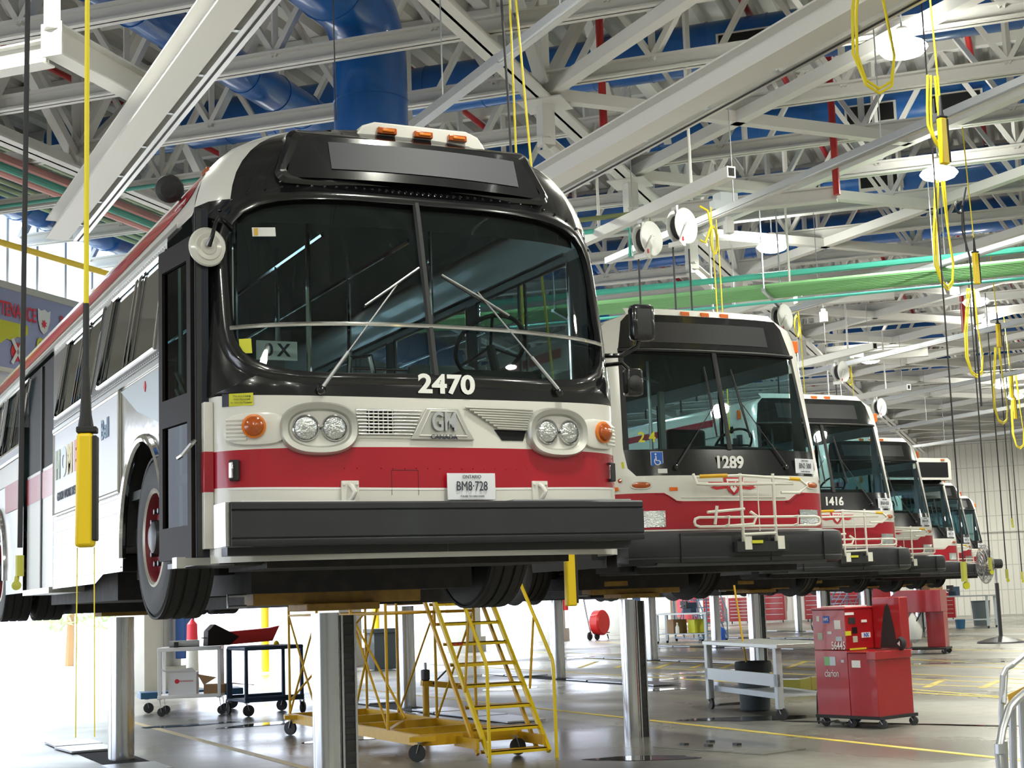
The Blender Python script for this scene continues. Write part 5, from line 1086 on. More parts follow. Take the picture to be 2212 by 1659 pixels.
T_ = thing('parts_box', 'low brown carton with parts beside the white carton', 'carton', (2.62, 15.45, .31), -.3); mb = MB(); mb.bb((0, 0, 0), (.42, .34, .13), 'card_brown'); mb.prism([(0, 0, .13), (.2, -.04, .24), (-.1, .02, .30)], (0, .004, 0), 'card_brown'); mb.prism([(.42, 0, .13), (.75, .05, .10), (.75, .3, .08), (.42, .34, .13)], (0, 0, .004), 'card_brown'); mb.build('carton', T_, smooth=False)
T_ = thing('floor_jack', 'long red trolley jack lying across the cart tops', 'jack', (2.65, 15.1, 1.03), .12); mb = MB(); mb.prism([(.2, 0, .0), (1.0, 0, .03), (1.12, 0, .26), (.95, 0, .23), (.3, 0, .20), (.12, 0, .26), (.0, 0, .18), (-.02, 0, .02)], (0, .18, 0), 'shiny_red'); mb.prism([(-.06, -.01, .0), (.3, -.01, .0), (.45, -.01, .12), (.18, -.01, .26), (.06, -.01, .32), (-.05, -.01, .22)], (0, .2, 0), 'door_brown'); mb.build('jack_body', T_, bevel=.01); mb = MB(); mb.tube([(-.12, .1, .12), (.1, .1, .12)], .012, 'galv', 6); mb.build('jack_handle', T_)
T_ = thing('steel_tube_piece', 'short white steel tube on the white cart top', 'tube', (2.1, 15.5, 1.02), -.35); mb = MB(); mb.tube([(0, .1, .05), (.45, .1, .05)], .05, 'galv', 12); mb.bb((.08, .0, 0), (.14, .06, .08), 'flat_black'); mb.build('tube', T_)
T_ = thing('low_dolly', 'low blue dolly behind the white cart', 'dolly', (2.1, 16.5, 0), -.1); mb = MB(); mb.bb((-.2, 0, .22), (1.4, .5, .32), 'cart_blue'); mb.build('deck', T_, bevel=.01); caster(T_, -.1, .1, .08, .22); caster(T_, 1.2, .1, .1, .22)
tag((lambda m_: (m_.lathe([(.05, 0), (.035, .04), (.01, .06)], (3.6, 14.9, 1.01), (0, 0, 1), 'bright_yellow', 12), m_.build('cap'))[1])(MB()), 'small yellow cap on the dark cart top', 'cap')
# hydrant-like traffic post and blue machine at first column
T_ = thing('vent_stand', 'red and white striped stand by the left door column', 'stand', (4.15, 22.3, 0)); mb = MB(); mb.lathe([(.25, 0), (.25, .05), (.13, .08), (.11, 1.0), (.10, 1.3), (.0005, 1.42)], (0, 0, 0), (0, 0, 1), ['concrete_wall', 'concrete_wall', 'concrete_wall', 'sign_red', 'sign_red'], 18); mb.build('stand_body', T_)
T_ = thing('wall_panel', 'blue hose cabinet on the column behind the carts', 'cabinet', uv(19.7, 13.7, 0), RZB); mb = MB(); mb.bb((-.05, -.12, .6), (.35, .1, 2.6), 'cable_blue'); mb.build('cabinet_body', T_, bevel=.02); mb = MB(); mb.tube([(.0, -.2, 1.9), (.0, -.2, 2.5)], .08, 'shiny_red', 12); mb.build('extinguisher', T_)
# ================= grey bench and bin =================
T_ = thing('workbench', 'grey steel rolling workbench with bright top beside the tall red cabinet', 'workbench', (8.35, 8.85, 0), -1.77)
L_, W_ = 2.35, .85; LG = 'bench_grey'
mb = MB(); mb.bb((-1.25, -.42, .86), (1.25, .45, .91), 'bench_top'); mb.build('bench_top', T_, bevel=.005)
for i, (x, y) in enumerate(((-1.15, -.38), (1.15, -.38), (-1.15, .38), (1.15, .38))):
    mb = MB(); mb.box((x, y, .50), (.10, .08, .74), LG); mb.build('leg', T_, bevel=.006); caster(T_, x, y, .075, .16, 'rubber', .6 * i)
mb = MB(); mb.bb((-1.2, -.42, .40), (1.2, -.38, .55), LG); mb.build('side_rail', T_); mb = MB(); mb.bb((-1.12, -.30, .27), (1.12, .32, .30), LG); mb.bb((-1.12, -.32, .24), (1.12, -.30, .31), LG); mb.build('shelf', T_)
T_ = thing('trash_bin', 'dark ribbed bin standing under the grey workbench', 'bin', (8.45, 9.35, 0)); mb = MB(); mb.lathe([(.0005, .005), (.19, .01), (.20, .05), (.215, .55), (.235, .56), (.235, .60), (.22, .60), (.20, .5)], (0, 0, 0), (0, 0, 1), 'bin_dark', 26); mb.build('bin_body', T_); mb = MB(); mb.lathe([(.24, .50), (.25, .60), (.235, .64), (.21, .60)], (0, 0, 0), (0, 0, 1), 'flat_black', 15); mb.build('bin_liner', T_)
T_ = thing('broom', 'wooden-handled broom leaning in the bin below the workbench', 'broom', (8.35, 9.3, .3)); mb = MB(); mb.tube([(0, 0, 0), (-.1, .1, 1.35)], .014, 'safety_yellow', 6); mb.build('handle', T_)
T_ = thing('drum_tray', 'low yellow crate on the floor behind the workbench', 'crate', (10.9, 11.9, 0), .6); mb = MB(); mb.bb((-.5, -.3, .02), (.5, .3, .22), 'crate_yellow'); mb.bb((-.02, -.31, .02), (.02, .31, .23), 'lift_yellow'); mb.build('crate_body', T_, bevel=.01); mb = MB(); mb.bb((-.48, -.28, .22), (.48, .28, .235), 'aluminium'); mb.build('crate_lid', T_)
# ================= red tool cabinet =================
T_ = thing('tool_cabinet', 'tall red sticker-covered machine cabinet number 56445', 'cabinet', (7.56, 6.78, 0), -1.33)
CR = 'cabinet_red'; W1 = .47; W2 = .86
mb = MB(); mb.bb((0, 0, .13), (W1, .64, .86), CR); mb.bb((0, 0, .866), (W1, .64, 1.32), CR); mb.bb((-.01, -.01, 1.32), (W1 + .01, .65, 1.345), CR); mb.build('left_cabinet', T_, bevel=.006)
mb = MB(); mb.bb((W1 + .006, 0, .13), (W2, .64, .83), CR); mb.build('right_cabinet', T_, bevel=.006)
mb = MB(); mb.bb((W1 + .006, .50, .86), (W2, .66, 1.44), CR); mb.build('back_panel', T_, bevel=.008)
mb = MB(); mb.bb((W1, -.01, .83), (W2 + .02, .66, .85), CR); mb.bb((W2 - .10, -.03, .76), (W2 + .03, .62, .85), CR); mb.build('work_ledge', T_, bevel=.005)
mb = MB(); pts = [(.56, .495, .87), (.80, .495, .87), (.76, .495, 1.12), (.72, .495, 1.32), (.69, .495, 1.37), (.65, .495, 1.32), (.60, .495, 1.10)]; mb.prism(pts, (0, .006, 0), 'flat_black'); mb.build('opening', T_)
mb = MB(); mb.bb((-.02, -.02, .10), (W2 + .03, .67, .135), 'flat_black'); mb.build('base_tray', T_)
for x, y in ((.04, .04), (.42, .04), (W2 - .02, .04), (W2 - .02, .60), (.04, .6)): caster(T_, x, y, .05, .11, 'rubber', .4)
mb = MB(); mb.bb((.05, .1, 1.345), (.4, .5, 1.36), 'card_white'); mb.build('papers', T_)
def stick(c, d, mt): mb = MB(); mb.box(c, d, mt); mb.build('sticker', T_)
for x, z, w_, h_, mt in [(.08, 1.22, .04, .06, 'card_white'), (.20, 1.21, .09, .08, 'handicap_blue'), (.10, 1.02, .07, .08, 'sage'), (.36, 1.15, .09, .10, 'card_white'), (.37, .99, .09, .05, 'bench_grey'), (.24, 1.06, .06, .03, 'card_white'), (.18, .74, .08, .10, 'pipe_green'), (.26, .74, .08, .10, 'bench_grey'), (.40, .74, .04, .03, 'bench_grey'), (.59, .71, .12, .08, 'card_white')]: stick((x, -.003, z), (w_, .004, h_), mt)
for y, z, w_, h_, mt in ((.08, 1.27, .16, .03, 'card_white'), (.12, 1.19, .12, .07, 'flat_black'), (.04, 1.05, .10, .05, 'sticker_yellow'), (.16, 1.08, .09, .07, 'door_brown'), (.16, .98, .08, .07, 'sage'), (.36, 1.02, .16, .06, 'card_white'), (.34, 1.18, .10, .03, 'card_white'), (.20, .87, .3, .02, 'sticker_yellow')): stick((W1 + .003, y, z), (.004, w_, h_), mt)
text('cabinet_lettering', '56445', .13, (.36, -.008, .91), 'num_white', T_, bold=.001, ext=.001, sx_=.62); text('cabinet_lettering', 'clarion', .12, (.24, -.008, .60), 'card_white', T_, ext=.001, sx_=.62); text('cabinet_lettering', 'NX', .06, (W1 + .008, .36, 1.02), 'handicap_blue', T_, rot=(PI / 2, 0, PI / 2), bold=.002, ext=.001)
text('cabinet_lettering', 'HPS', .05, (.20, -.010, 1.21), 'card_white', T_, bold=.001, ext=.001, sx_=.8)
mb = MB(); mb.lathe([(.0005, -.03), (.08, -.03), (.10, 0), (.08, .03), (.0005, .03)], (-.05, .1, 1.16), (-.6, -.8, 0), 'flat_black', 14); mb.lathe([(.04, .032), (.0005, .034)], (-.05, .1, 1.16), (-.6, -.8, 0), 'card_white', 3); mb.tube([(-.03, .15, .95), (-.04, .15, 1.1), (-.02, .15, 1.25)], .03, 'flat_black', 6); mb.build('hose_nozzle', T_)
mb = MB(); mb.lathe([(.0005, -.03), (.06, -.03), (.08, 0), (.06, .03), (.0005, .03)], (W2 + .05, .42, .92), (-.3, -.95, 0), 'flat_black', 14); mb.lathe([(.035, .032), (.0005, .034)], (W2 + .05, .42, .92), (-.3, -.95, 0), 'card_white', 3); mb.build('hose_nozzle', T_)
mb = MB(); mb.tube([(-.01, .2, .9), (-.06, .15, .7), (-.04, .1, .5), (-.08, .1, .35), (-.05, .05, .2), (0, -.02, .06), (.15, -.05, .05), (.3, -.03, .08), (.4, -.06, .04)], .010, 'cable_black', 6); mb.tube([(-.01, .2, .6), (-.08, .15, .4), (-.06, .1, .2), (0, -.0, .03)], .010, 'cable_black', 6); mb.build('power_cord', T_)
# second red machine beyond
def V_(px_, py_): p = onz(px_, py_); return (p.x, p.y, 0)
T_ = thing('parts_washer', 'smaller red machine with a slanted lid and white bag, beyond the tall cabinet', 'machine', (20.4, 20.4, 0), -.9)
mb = MB(); mb.prism([(-.55, -.35, .95), (.75, -.35, .95), (.75, -.35, 1.45), (-.2, -.35, 1.45), (-.55, -.35, 1.2)], (0, .8, 0), CR); mb.build('lid', T_, bevel=.01); mb = MB(); mb.bb((.35, -.1, .15), (.75, .4, .95), CR); mb.bb((-.5, -.1, .15), (-.1, .4, .95), CR); mb.bb((-.5, -.3, .10), (.8, .45, .15), 'flat_black'); mb.build('stand', T_, bevel=.01)
mb = MB(); mb.lathe([(.0005, 0), (.16, .1), (.2, .3), (.12, .55), (.03, .7)], (.1, -.3, .25), (0, 0, 1), 'bottle_white', 14); mb.build('rag_bag', T_); mb = MB(); mb.tube([(-.1, -.36, .9), (.1, -.4, .6), (.3, -.36, .95)], .02, 'flat_black', 6); mb.build('hose', T_)
for x, y in ((-.45, -.2), (.7, -.2), (.7, .4)): caster(T_, x, y, .06, .10)
# ================= fan =================
T_ = thing('pedestal_fan', 'tall caged pedestal fan with a round black foot', 'fan', (25.65, 23.2, 0), -.6)
mb = MB(); mb.lathe([(.62, 0), (.60, .04), (.40, .10), (.12, .16), (.05, .18)], (0, 0, 0), (0, 0, 1), 'dark_metal', 28); mb.build('foot', T_); mb = MB(); mb.tube([(0, 0, .15), (0, 0, 1.55)], .05, 'dark_metal', 10); mb.tube([(0, 0, 1.5), (0, 0, 1.95)], .028, 'galv', 8); mb.build('pole', T_)
mb = MB(); c = Vector((-.15, 0, 2.05)); ax = Vector((-1, -.25, 0)).normalized(); mb.lathe([(.12, -.32), (.13, -.1), (.05, .0)], c, ax, 'flat_black', 16); mb.build('motor', T_)
mb = MB()
for r_ in (.12, .22, .32, .42, .50):
    e1 = ax.cross(Vector((0, 0, 1))).normalized(); e2 = Vector((0, 0, 1))
    for s_ in (-1, 1): mb.tube([c + ax * (.12 + s_ * .13 * (1 - (r_ / .52) ** 4)) + e1 * r_ * math.cos(a) + e2 * r_ * math.sin(a) for a in [2 * PI * i / 28 for i in range(28)]], .007, 'fan_cage', 4, closed=True)
for i in range(36):
    a = 2 * PI * i / 36; d = e1 * math.cos(a) + e2 * math.sin(a)
    mb.tube([c + ax * .0 + d * .05, c + ax * .03 + d * .4, c + ax * .12 + d * .52, c + ax * .21 + d * .4, c + ax * .25 + d * .05], .005, 'fan_cage', 4)
mb.build('cage', T_)
mb = MB()
for i in range(4):
    a = 2 * PI * i / 4 + .4; d = e1 * math.cos(a) + e2 * math.sin(a); tq = ax.cross(d); mb.add([c + ax * .10 + d * .06 - tq * .04, c + ax * .08 + d * .45 - tq * .16, c + ax * .15 + d * .45 + tq * .12, c + ax * .15 + d * .06 + tq * .04], [(0, 1, 2, 3)], 'fan_cage')
mb.build('blades', T_, solid=.006)
# ================= far benches, cabinets, stairs =================
def bench(x, y, rz, label, L_=1.8, W_=.8, h=.95, mt='bench_grey'):
    T_ = thing('workbench', label, 'workbench', (x, y, 0), rz, 'rolling workbenches')
    mb = MB(); mb.bb((-L_ / 2, -W_ / 2, h - .05), (L_ / 2, W_ / 2, h), 'bench_top'); mb.build('bench_top', T_)
    for sx_ in (-1, 1):
        for sy in (-1, 1): mb = MB(); mb.box((sx_ * (L_ / 2 - .06), sy * (W_ / 2 - .06), h / 2 + .03), (.08, .08, h - .1), mt); mb.lathe([(.05, -.02), (.05, .02), (.0005, .02)], (sx_ * (L_ / 2 - .06), sy * (W_ / 2 - .06), .05), (1, 0, 0), 'rubber', 10); mb.build('leg', T_)
    mb = MB(); mb.bb((-L_ / 2 + .05, -W_ / 2 + .05, .28), (L_ / 2 - .05, W_ / 2 - .05, .31), mt); mb.build('shelf', T_); return T_
bench(22.9, 34.2, -1.0, 'grey bench with a vise and boxes, left under bus 1289')
bench(34.7, 34.9, -1.05, 'pale metal bench with a machine vise, left of the fan', 2.4, 1.0, 1.15)
def vise(x, y, z, label): 
    T_ = thing('bench_vise', label, 'vise', (x, y, z), .4); mb = MB(); mb.box((0, 0, .08), (.3, .3, .16), 'cart_navy'); mb.box((0, 0, .24), (.5, .2, .16), 'cart_navy'); mb.box((-.3, 0, .26), (.1, .24, .22), 'dark_metal'); mb.tube([(-.5, 0, .22), (-.2, 0, .22)], .025, 'galv', 8); mb.build('vise_body', T_, bevel=.02)
vise(22.95, 34.0, .95, 'black vise on the far left bench'); vise(34.7, 35.1, 1.15, 'dark blue vise on the pale metal bench')
def item(name, label, cat, x, y, z, fn, grp=None):
    mb = MB(); fn(mb); o = mb.build(name, loc=(x, y, z), bevel=.01); return tag(o, label, cat, grp)
item('parts_box', 'brown carton under the far left bench', 'carton', 22.75, 34.5, .31, lambda m_: m_.box((0, 0, .22), (.5, .4, .44), 'card_brown'))
item('parts_box', 'yellow carton under the far left bench', 'carton', 23.1, 33.85, .31, lambda m_: m_.box((0, 0, .22), (.45, .4, .42), 'sticker_yellow'))
item('spray_bottle', 'white spray bottle on the far left bench shelf', 'bottle', 22.55, 34.15, .31, lambda m_: m_.lathe([(.0005, 0), (.06, 0), (.06, .2), (.02, .28), (.03, .34), (.0005, .35)], (0, 0, 0), (0, 0, 1), 'bottle_white', 12))
item('water_jug', 'round blue jug on the floor by the blue rolling stairs', 'jug', 23.6, 33.4, .0, lambda m_: m_.lathe([(.0005, 0), (.2, .02), (.21, .35), (.18, .42), (.06, .5), (.0005, .51)], (0, 0, 0), (0, 0, 1), 'bottle_blue', 16))
item('parts_box', 'brown carton on the bench left of the fan', 'carton', 34.25, 35.75, 1.15, lambda m_: m_.box((0, 0, .25), (.6, .5, .5), 'card_brown'))
item('trash_bin', 'dark bin between the pale bench and the blue rolling stairs', 'bin', 36.6, 35.9, 0, lambda m_: m_.lathe([(.0005, .01), (.28, .02), (.33, .9), (.36, .92), (.33, .93), (.3, .8)], (0, 0, 0), (0, 0, 1), 'bin_dark', 16))
item('bucket', 'small blue bucket under the pale metal bench', 'bucket', 33.9, 34.0, 0, lambda m_: m_.lathe([(.0005, .01), (.15, .02), (.18, .34), (.17, .34), (.15, .1)], (0, 0, 0), (0, 0, 1), 'cart_blue', 14))
def drawer_cab(px_, w_, h, label, mt='cabinet_red', d=.6, U=67.5, nd=6, pale=False):
    p = onz(px_, 1344 - (px_ - 1480) * .02); c = Vector((CP.x + (p.x - CP.x) * 1.0, CP.y + (p.y - CP.y) * 1.0, 0)); u = (c.x + c.y) * R2; k = (U - (CP.x + CP.y) * R2) / (u - (CP.x + CP.y) * R2); c = Vector((CP.x + (c.x - CP.x) * k, CP.y + (c.y - CP.y) * k, 0))
    T_ = thing('tool_chest', label, 'tool chest', c, -PI / 4, 'tool chests along the end wall')
    mb = MB(); mb.bb((-w_ / 2, -d / 2, .12), (w_ / 2, d / 2, h), mt); mb.build('chest_body', T_, bevel=.015)
    for i in range(nd):
        z = .2 + (h - .3) * i / nd; mb = MB(); mb.bb((-w_ / 2 + .04, -d / 2 - .02, z), (w_ / 2 - .04, -d / 2, z + (h - .3) / nd - .03), mt); mb.bb((-w_ / 2 + .08, -d / 2 - .045, z + (h - .3) / nd - .07), (w_ / 2 - .08, -d / 2 - .02, z + (h - .3) / nd - .05), 'aluminium'); mb.build('drawer', T_)
    mb = MB()
    for x in (-w_ / 2 + .12, w_ / 2 - .12): mb.lathe([(.06, -.02), (.06, .02), (.0005, .02)], (x, -d / 2 + .1, .06), (1, 0, 0), 'rubber', 10)
    mb.build('caster_wheel', T_)
for a in ((1488, 1.0, 1.75, 'plain red cupboard left of the blue rolling stairs', 'cabinet_red', .7, 67.5, 1), (1545, 1.0, 1.3, 'red drawer chest behind the blue rolling stairs'), (1600, 1.0, 1.25, 'red drawer chest right of the blue rolling stairs'), (1672, 1.2, 1.9, 'tall red chest left of the far lift posts'), (1762, .9, 1.6, 'narrow red drawer chest between two chrome posts'),
          (1824, 1.6, 1.35, 'wide red drawer chest behind the tall cabinet'), (1912, 1.1, 1.8, 'red cupboard above the slanted-lid machine', 'cabinet_red', .7, 62, 1), (1990, .85, 1.25, 'red chest right of the slanted-lid machine', 'cabinet_red', .7, 62, 2), (2044, .85, 1.2, 'pale red drawer chest behind the pale bench', 'cabinet_red', .7, 62, 5)): drawer_cab(*a)
def steel_stairs(x, y, rz, h, label, mt='stair_blue', w_=.75):
    T_ = thing('rolling_stairs', label, 'rolling stairs', (x, y, 0), rz, 'blue steel rolling stairs'); n = int(h / .25); run_ = .21; r_ = .022
    mb = MB()
    for s_ in (-1, 1):
        X = s_ * w_ / 2; mb.tube([(X, 0, .1), (X, run_ * n, .1 + .25 * n)], r_, mt, 6); mb.tube([(X, 0, .1), (X, 0, 1.0), (X, run_ * n, 1.0 + .25 * n), (X, run_ * n + .7, 1.0 + .25 * n), (X, run_ * n + .7, .1)], r_, mt, 6); mb.tube([(X, run_ * n, 1.0 + .25 * n), (X, run_ * n, .1)], r_, mt, 6); mb.tube([(X, 0, .1), (X, run_ * n + .7, .1)], r_, mt, 6); mb.tube([(X, run_ * n, .1), (X, run_ * n + .7, h * .55)], r_ * .8, mt, 6); mb.tube([(X, run_ * n + .7, .1), (X, run_ * n, h * .55)], r_ * .8, mt, 6); mb.tube([(X, run_ * n * .5, .1), (X, run_ * n * .5, .25 * n * .5)], r_ * .8, mt, 6); mb.tube([(X, 0, .55), (X, run_ * n, .55 + .25 * n), (X, run_ * n + .7, .55 + .25 * n)], r_ * .8, mt, 6)
    mb.build('frame', T_)
    for k in range(n): mb = MB(); mb.bb((-w_ / 2, run_ * k, .1 + .25 * (k + 1) - .03), (w_ / 2, run_ * k + .2, .1 + .25 * (k + 1)), mt); mb.build('tread', T_)
    mb = MB(); mb.bb((-w_ / 2, run_ * n, .1 + .25 * n), (w_ / 2, run_ * n + .7, .13 + .25 * n), mt); mb.build('platform', T_)
    mb = MB()
    for X in (-w_ / 2, w_ / 2):
        for yy in (.1, run_ * n + .6): mb.lathe([(.06, -.02), (.06, .02), (.0005, .02)], (X, yy, .06), (1, 0, 0), 'rubber', 10)
    mb.build('caster_wheel', T_)
steel_stairs(24.0, 34.2, -.12, 1.9, 'blue steel stairs standing behind the grey workbench', w_=.85)
steel_stairs(42.2, 36.9, 2.1, 2.75, 'tallest blue steel stairs, by the end wall behind the fan', w_=1.0)
steel_stairs(40.6, 50.6, -1.6, 2.2, 'distant blue steel stairs behind the tall red cabinet', w_=1.0)
item('work_bags', 'clear plastic bags hanging beside a far chrome post', 'bags', 41.8, 56.0, .4, lambda m_: m_.lathe([(.0005, 0), (.5, .1), (.55, .7), (.4, 1.3), (.1, 1.6), (.0005, 1.6)], (0, 0, 0), (0, 0, 1), 'mesh_grey', 12))
# far left wall items
T_ = thing('hose_reel_cart', 'red wheeled hose reel standing near the far doors', 'hose reel', (23.9, 41.7, 0), 0)
mb = MB(); mb.lathe([(.0005, -.2), (.40, -.2), (.46, -.14), (.46, .14), (.40, .2), (.0005, .2)], (0, 0, .62), (.5, -.86, 0), 'shiny_red', 24); mb.build('drum', T_); mb = MB(); mb.tube([(-.35, 0, .2), (-.5, 0, .9), (-.6, 0, 1.5)], .02, 'galv', 6); mb.tube([(-.3, .15, .2), (-.45, .15, .9), (-.55, .15, 1.5)], .02, 'galv', 6); mb.tube([(.3, 0, .2), (.35, 0, .02)], .02, 'dark_metal', 6); mb.tube([(-.3, 0, .25), (.4, 0, .25)], .02, 'dark_metal', 6); mb.build('frame', T_)
for i in range(2): mb = MB(); mb.lathe([(.15, -.03), (.15, .03), (.05, .035), (.0005, .035)], (-.42 + .3 * i, 0, .15), (.5, -.86, 0), 'rubber', 16); mb.lathe([(.15, -.03), (.05, -.035), (.0005, -.035)], (-.42 + .3 * i, 0, .15), (.5, -.86, 0), 'rubber', 16); mb.build('wheel', T_)
T_ = thing('spill_drum', 'red spill kit drum with yellow lettering beside the main post', 'drum', (9.0, 27.4, 0)); mb = MB(); mb.lathe([(.0005, 0), (.30, 0), (.30, 1.05), (.32, 1.07), (.32, 1.14), (.0005, 1.16)], (0, 0, 0), (0, 0, 1), 'shiny_red', 24); mb.build('drum_body', T_); text('drum_lettering', 'SPILL', .16, (.0, -.302, .9), 'sticker_yellow', T_, bold=.006); text('drum_lettering', 'KIT', .16, (.0, -.302, .72), 'sticker_yellow', T_, bold=.006)
item('trash_bin', 'dark square bin behind the yellow stair frame', 'bin', 9.95, 27.1, 0, lambda m_: (m_.bb((-.33, -.3, .02), (.33, .3, .88), 'bin_dark'), m_.bb((-.38, -.35, .88), (.38, .35, .98), 'bin_dark')))
for i, (u, v) in enumerate(((32.6, 15.2), (38.2, 15.2), (47.2, 15.0), (26.4, 15.4), (50.0, 15.2))): item('bollard', ['yellow bollard outside the second door', 'yellow bollard right of the concrete column base', 'yellow bollard at the third column', 'yellow bollard just left of the main lift post', 'yellow bollard left of the far hose reel'][i], 'bollard', uv(u, v).x, uv(u, v).y, 0, lambda m_: m_.lathe([(.10, 0), (.10, 1.6), (.07, 1.68), (.0005, 1.7)], (0, 0, 0), (0, 0, 1), 'bright_yellow', 14), 'yellow bollards at the doors')
T_ = thing('fire_hose_sign', 'round red fire hose sign hanging at the far column', 'sign', uv(62.6, 13.2, 1.95), RZB); mb = MB(); mb.lathe([(.55, 0), (.55, .03), (.0005, .03)], (0, 0, 0), (-.5, -.86, 0), 'shiny_red', 28); mb.bar((0, .02, .0), (.6, .95, 0), .06, .06, 'dark_metal'); mb.build('disc', T_); text('sign_lettering', 'FIRE', .22, (-.03, -.04, .1), 'card_white', T_, rot=(PI / 2, 0, -.52), bold=.005); text('sign_lettering', 'HOSE', .22, (-.03, -.04, -.14), 'card_white', T_, rot=(PI / 2, 0, -.52), bold=.005)
T_ = thing('door_panel', 'blue door leaf beside the far column', 'door panel', uv(54.6, 13.8, 0), RZB); mb = MB(); mb.bb((1.4, 0, 0), (2.4, .1, 2.4), 'cable_blue'); mb.build('panel', T_)
item('fire_extinguisher', 'red extinguisher on the column left of the hose reel', 'extinguisher', uv(45.9, 13.7).x, uv(45.9, 13.7).y, 1.1, lambda m_: m_.lathe([(.0005, 0), (.1, 0), (.1, .5), (.04, .6), (.0005, .62)], (0, 0, 0), (0, 0, 1), 'shiny_red', 12))
# trees and a car park fence outside, washed out by daylight
def tree(x, y, h, label, seed):
    rnd = random.Random(seed); T_ = thing('tree', label, 'tree', (x, y, 0), 0, 'trees outside the doors'); mb = MB(); mb.tube([(0, 0, 0), (.05, 0, h * .35), (0, .1, h * .6)], [.14, .10, .05], 'card_brown', 7); mb.build('trunk', T_)
    mb = MB()
    for i in range(900):
        a = rnd.uniform(0, 2 * PI); r_ = rnd.uniform(0, 1) ** .5 * h * .3; z = h * .25 + rnd.uniform(0, 1) * h * .75; r_ *= 1 - .6 * abs(z / h - .55); p = Vector((r_ * math.cos(a), r_ * math.sin(a), z)); d = Vector((rnd.uniform(-1, 1), rnd.uniform(-1, 1), rnd.uniform(-1, 1))).normalized(); e = d.cross(Vector((.3, .5, .8))).normalized(); mb.add([p, p + d * .16 + e * .06, p + d * .3, p + d * .16 - e * .06], [(0, 1, 2, 3)], 'leaf_green')
    mb.build('foliage', T_, smooth=False)
tree(5.0, 41, 5.0, 'young tree outside, seen over the carts', 1); tree(-8.5, 33, 4, 'bushy tree at the left edge outside', 2); tree(7.2, 43, 4.2, 'second young tree outside right of the carts', 5)
# ================= banner =================
T_ = thing('banner', 'long blue banner with red and yellow lettering on the left wall', 'banner', uv(14.6, 13.95, 6.62), RZB)
mb = MB(); mb.bb((-2.6, 0, -.72), (3.4, .05, .74), 'banner'); mb.build('banner_sheet', T_, smooth=False); mb = MB()
for a, b_ in (((-2.7, .0, -.78), (3.5, .08, -.70)), ((-2.7, 0, .72), (3.5, .08, .84)), ((3.4, 0, -.78), (3.5, .08, .84))): mb.bb((a[0], -.04, a[2]), (b_[0], .06, b_[2]), 'banner_frame')
mb.build('banner_frame', T_, smooth=False)
text('banner_lettering', '09 MAINTENANCE', .36, (-.35, -.03, .34), 'sign_red', T_, bold=.006, sx_=.62); text('banner_lettering', "ROADEO", .36, (1.75, -.03, .34), 'sign_red', T_, bold=.006, sx_=.62)
text('banner_lettering', 'GUIDE', .34, (.95, -.03, -.18), 'sticker_yellow', T_, bold=.02, sx_=.7); text('banner_lettering', 'GIANTS', .34, (.78, -.03, -.50), 'sticker_yellow', T_, bold=.02, sx_=.7)
mb = MB(); rnd = random.Random(4); top = [(-2.4 + .3 * i, -.02, .12) for i in range(10)]; bot = [(.3 - .15 * i, -.02, -.25 - .12 * rnd.random() - (.02 * i)) for i in range(19)]
mb.poly([(-2.5, -.02, .14), (.35, -.02, .14)] + [(.35 - .15 * i, -.02, -.02 - .04 * i - .06 * (i % 2)) for i in range(19)], 'sticker_yellow'); mb.build('banner_fringe', T_, smooth=False)
mb = MB(); sh = [(.62, .52), (.72, .48), (.82, .52), (.92, .48), (1.0, .52), (.98, .30), (.90, .12), (.80, .05), (.70, .12), (.63, .30)]; mb.poly([(x + .0, -.03, z) for x, z in sh], 'card_white'); mb.poly([(.76 + .09 * math.cos(a) * (1 if i % 2 else .5) + .04, -.04, .24 + .09 * math.sin(a) * (1 if i % 2 else .5)) for i, a in enumerate([2 * PI * k / 14 for k in range(14)])], 'sign_red'); mb.build('banner_shield', T_, smooth=False)
mb = MB(); mb.lathe([(.17, 0), (.0005, .001)], (.05, -.02, -.38), (0, -1, 0), 'sign_red', 20)
for s_ in (-1, 1): mb.bar((.05 - .16 * s_, -.035, -.60), (.05 + .16 * s_, -.035, -.16), .01, .07, 'card_white', up=(1, 0, 0))
mb.build('banner_crossed_tools', T_, smooth=False)
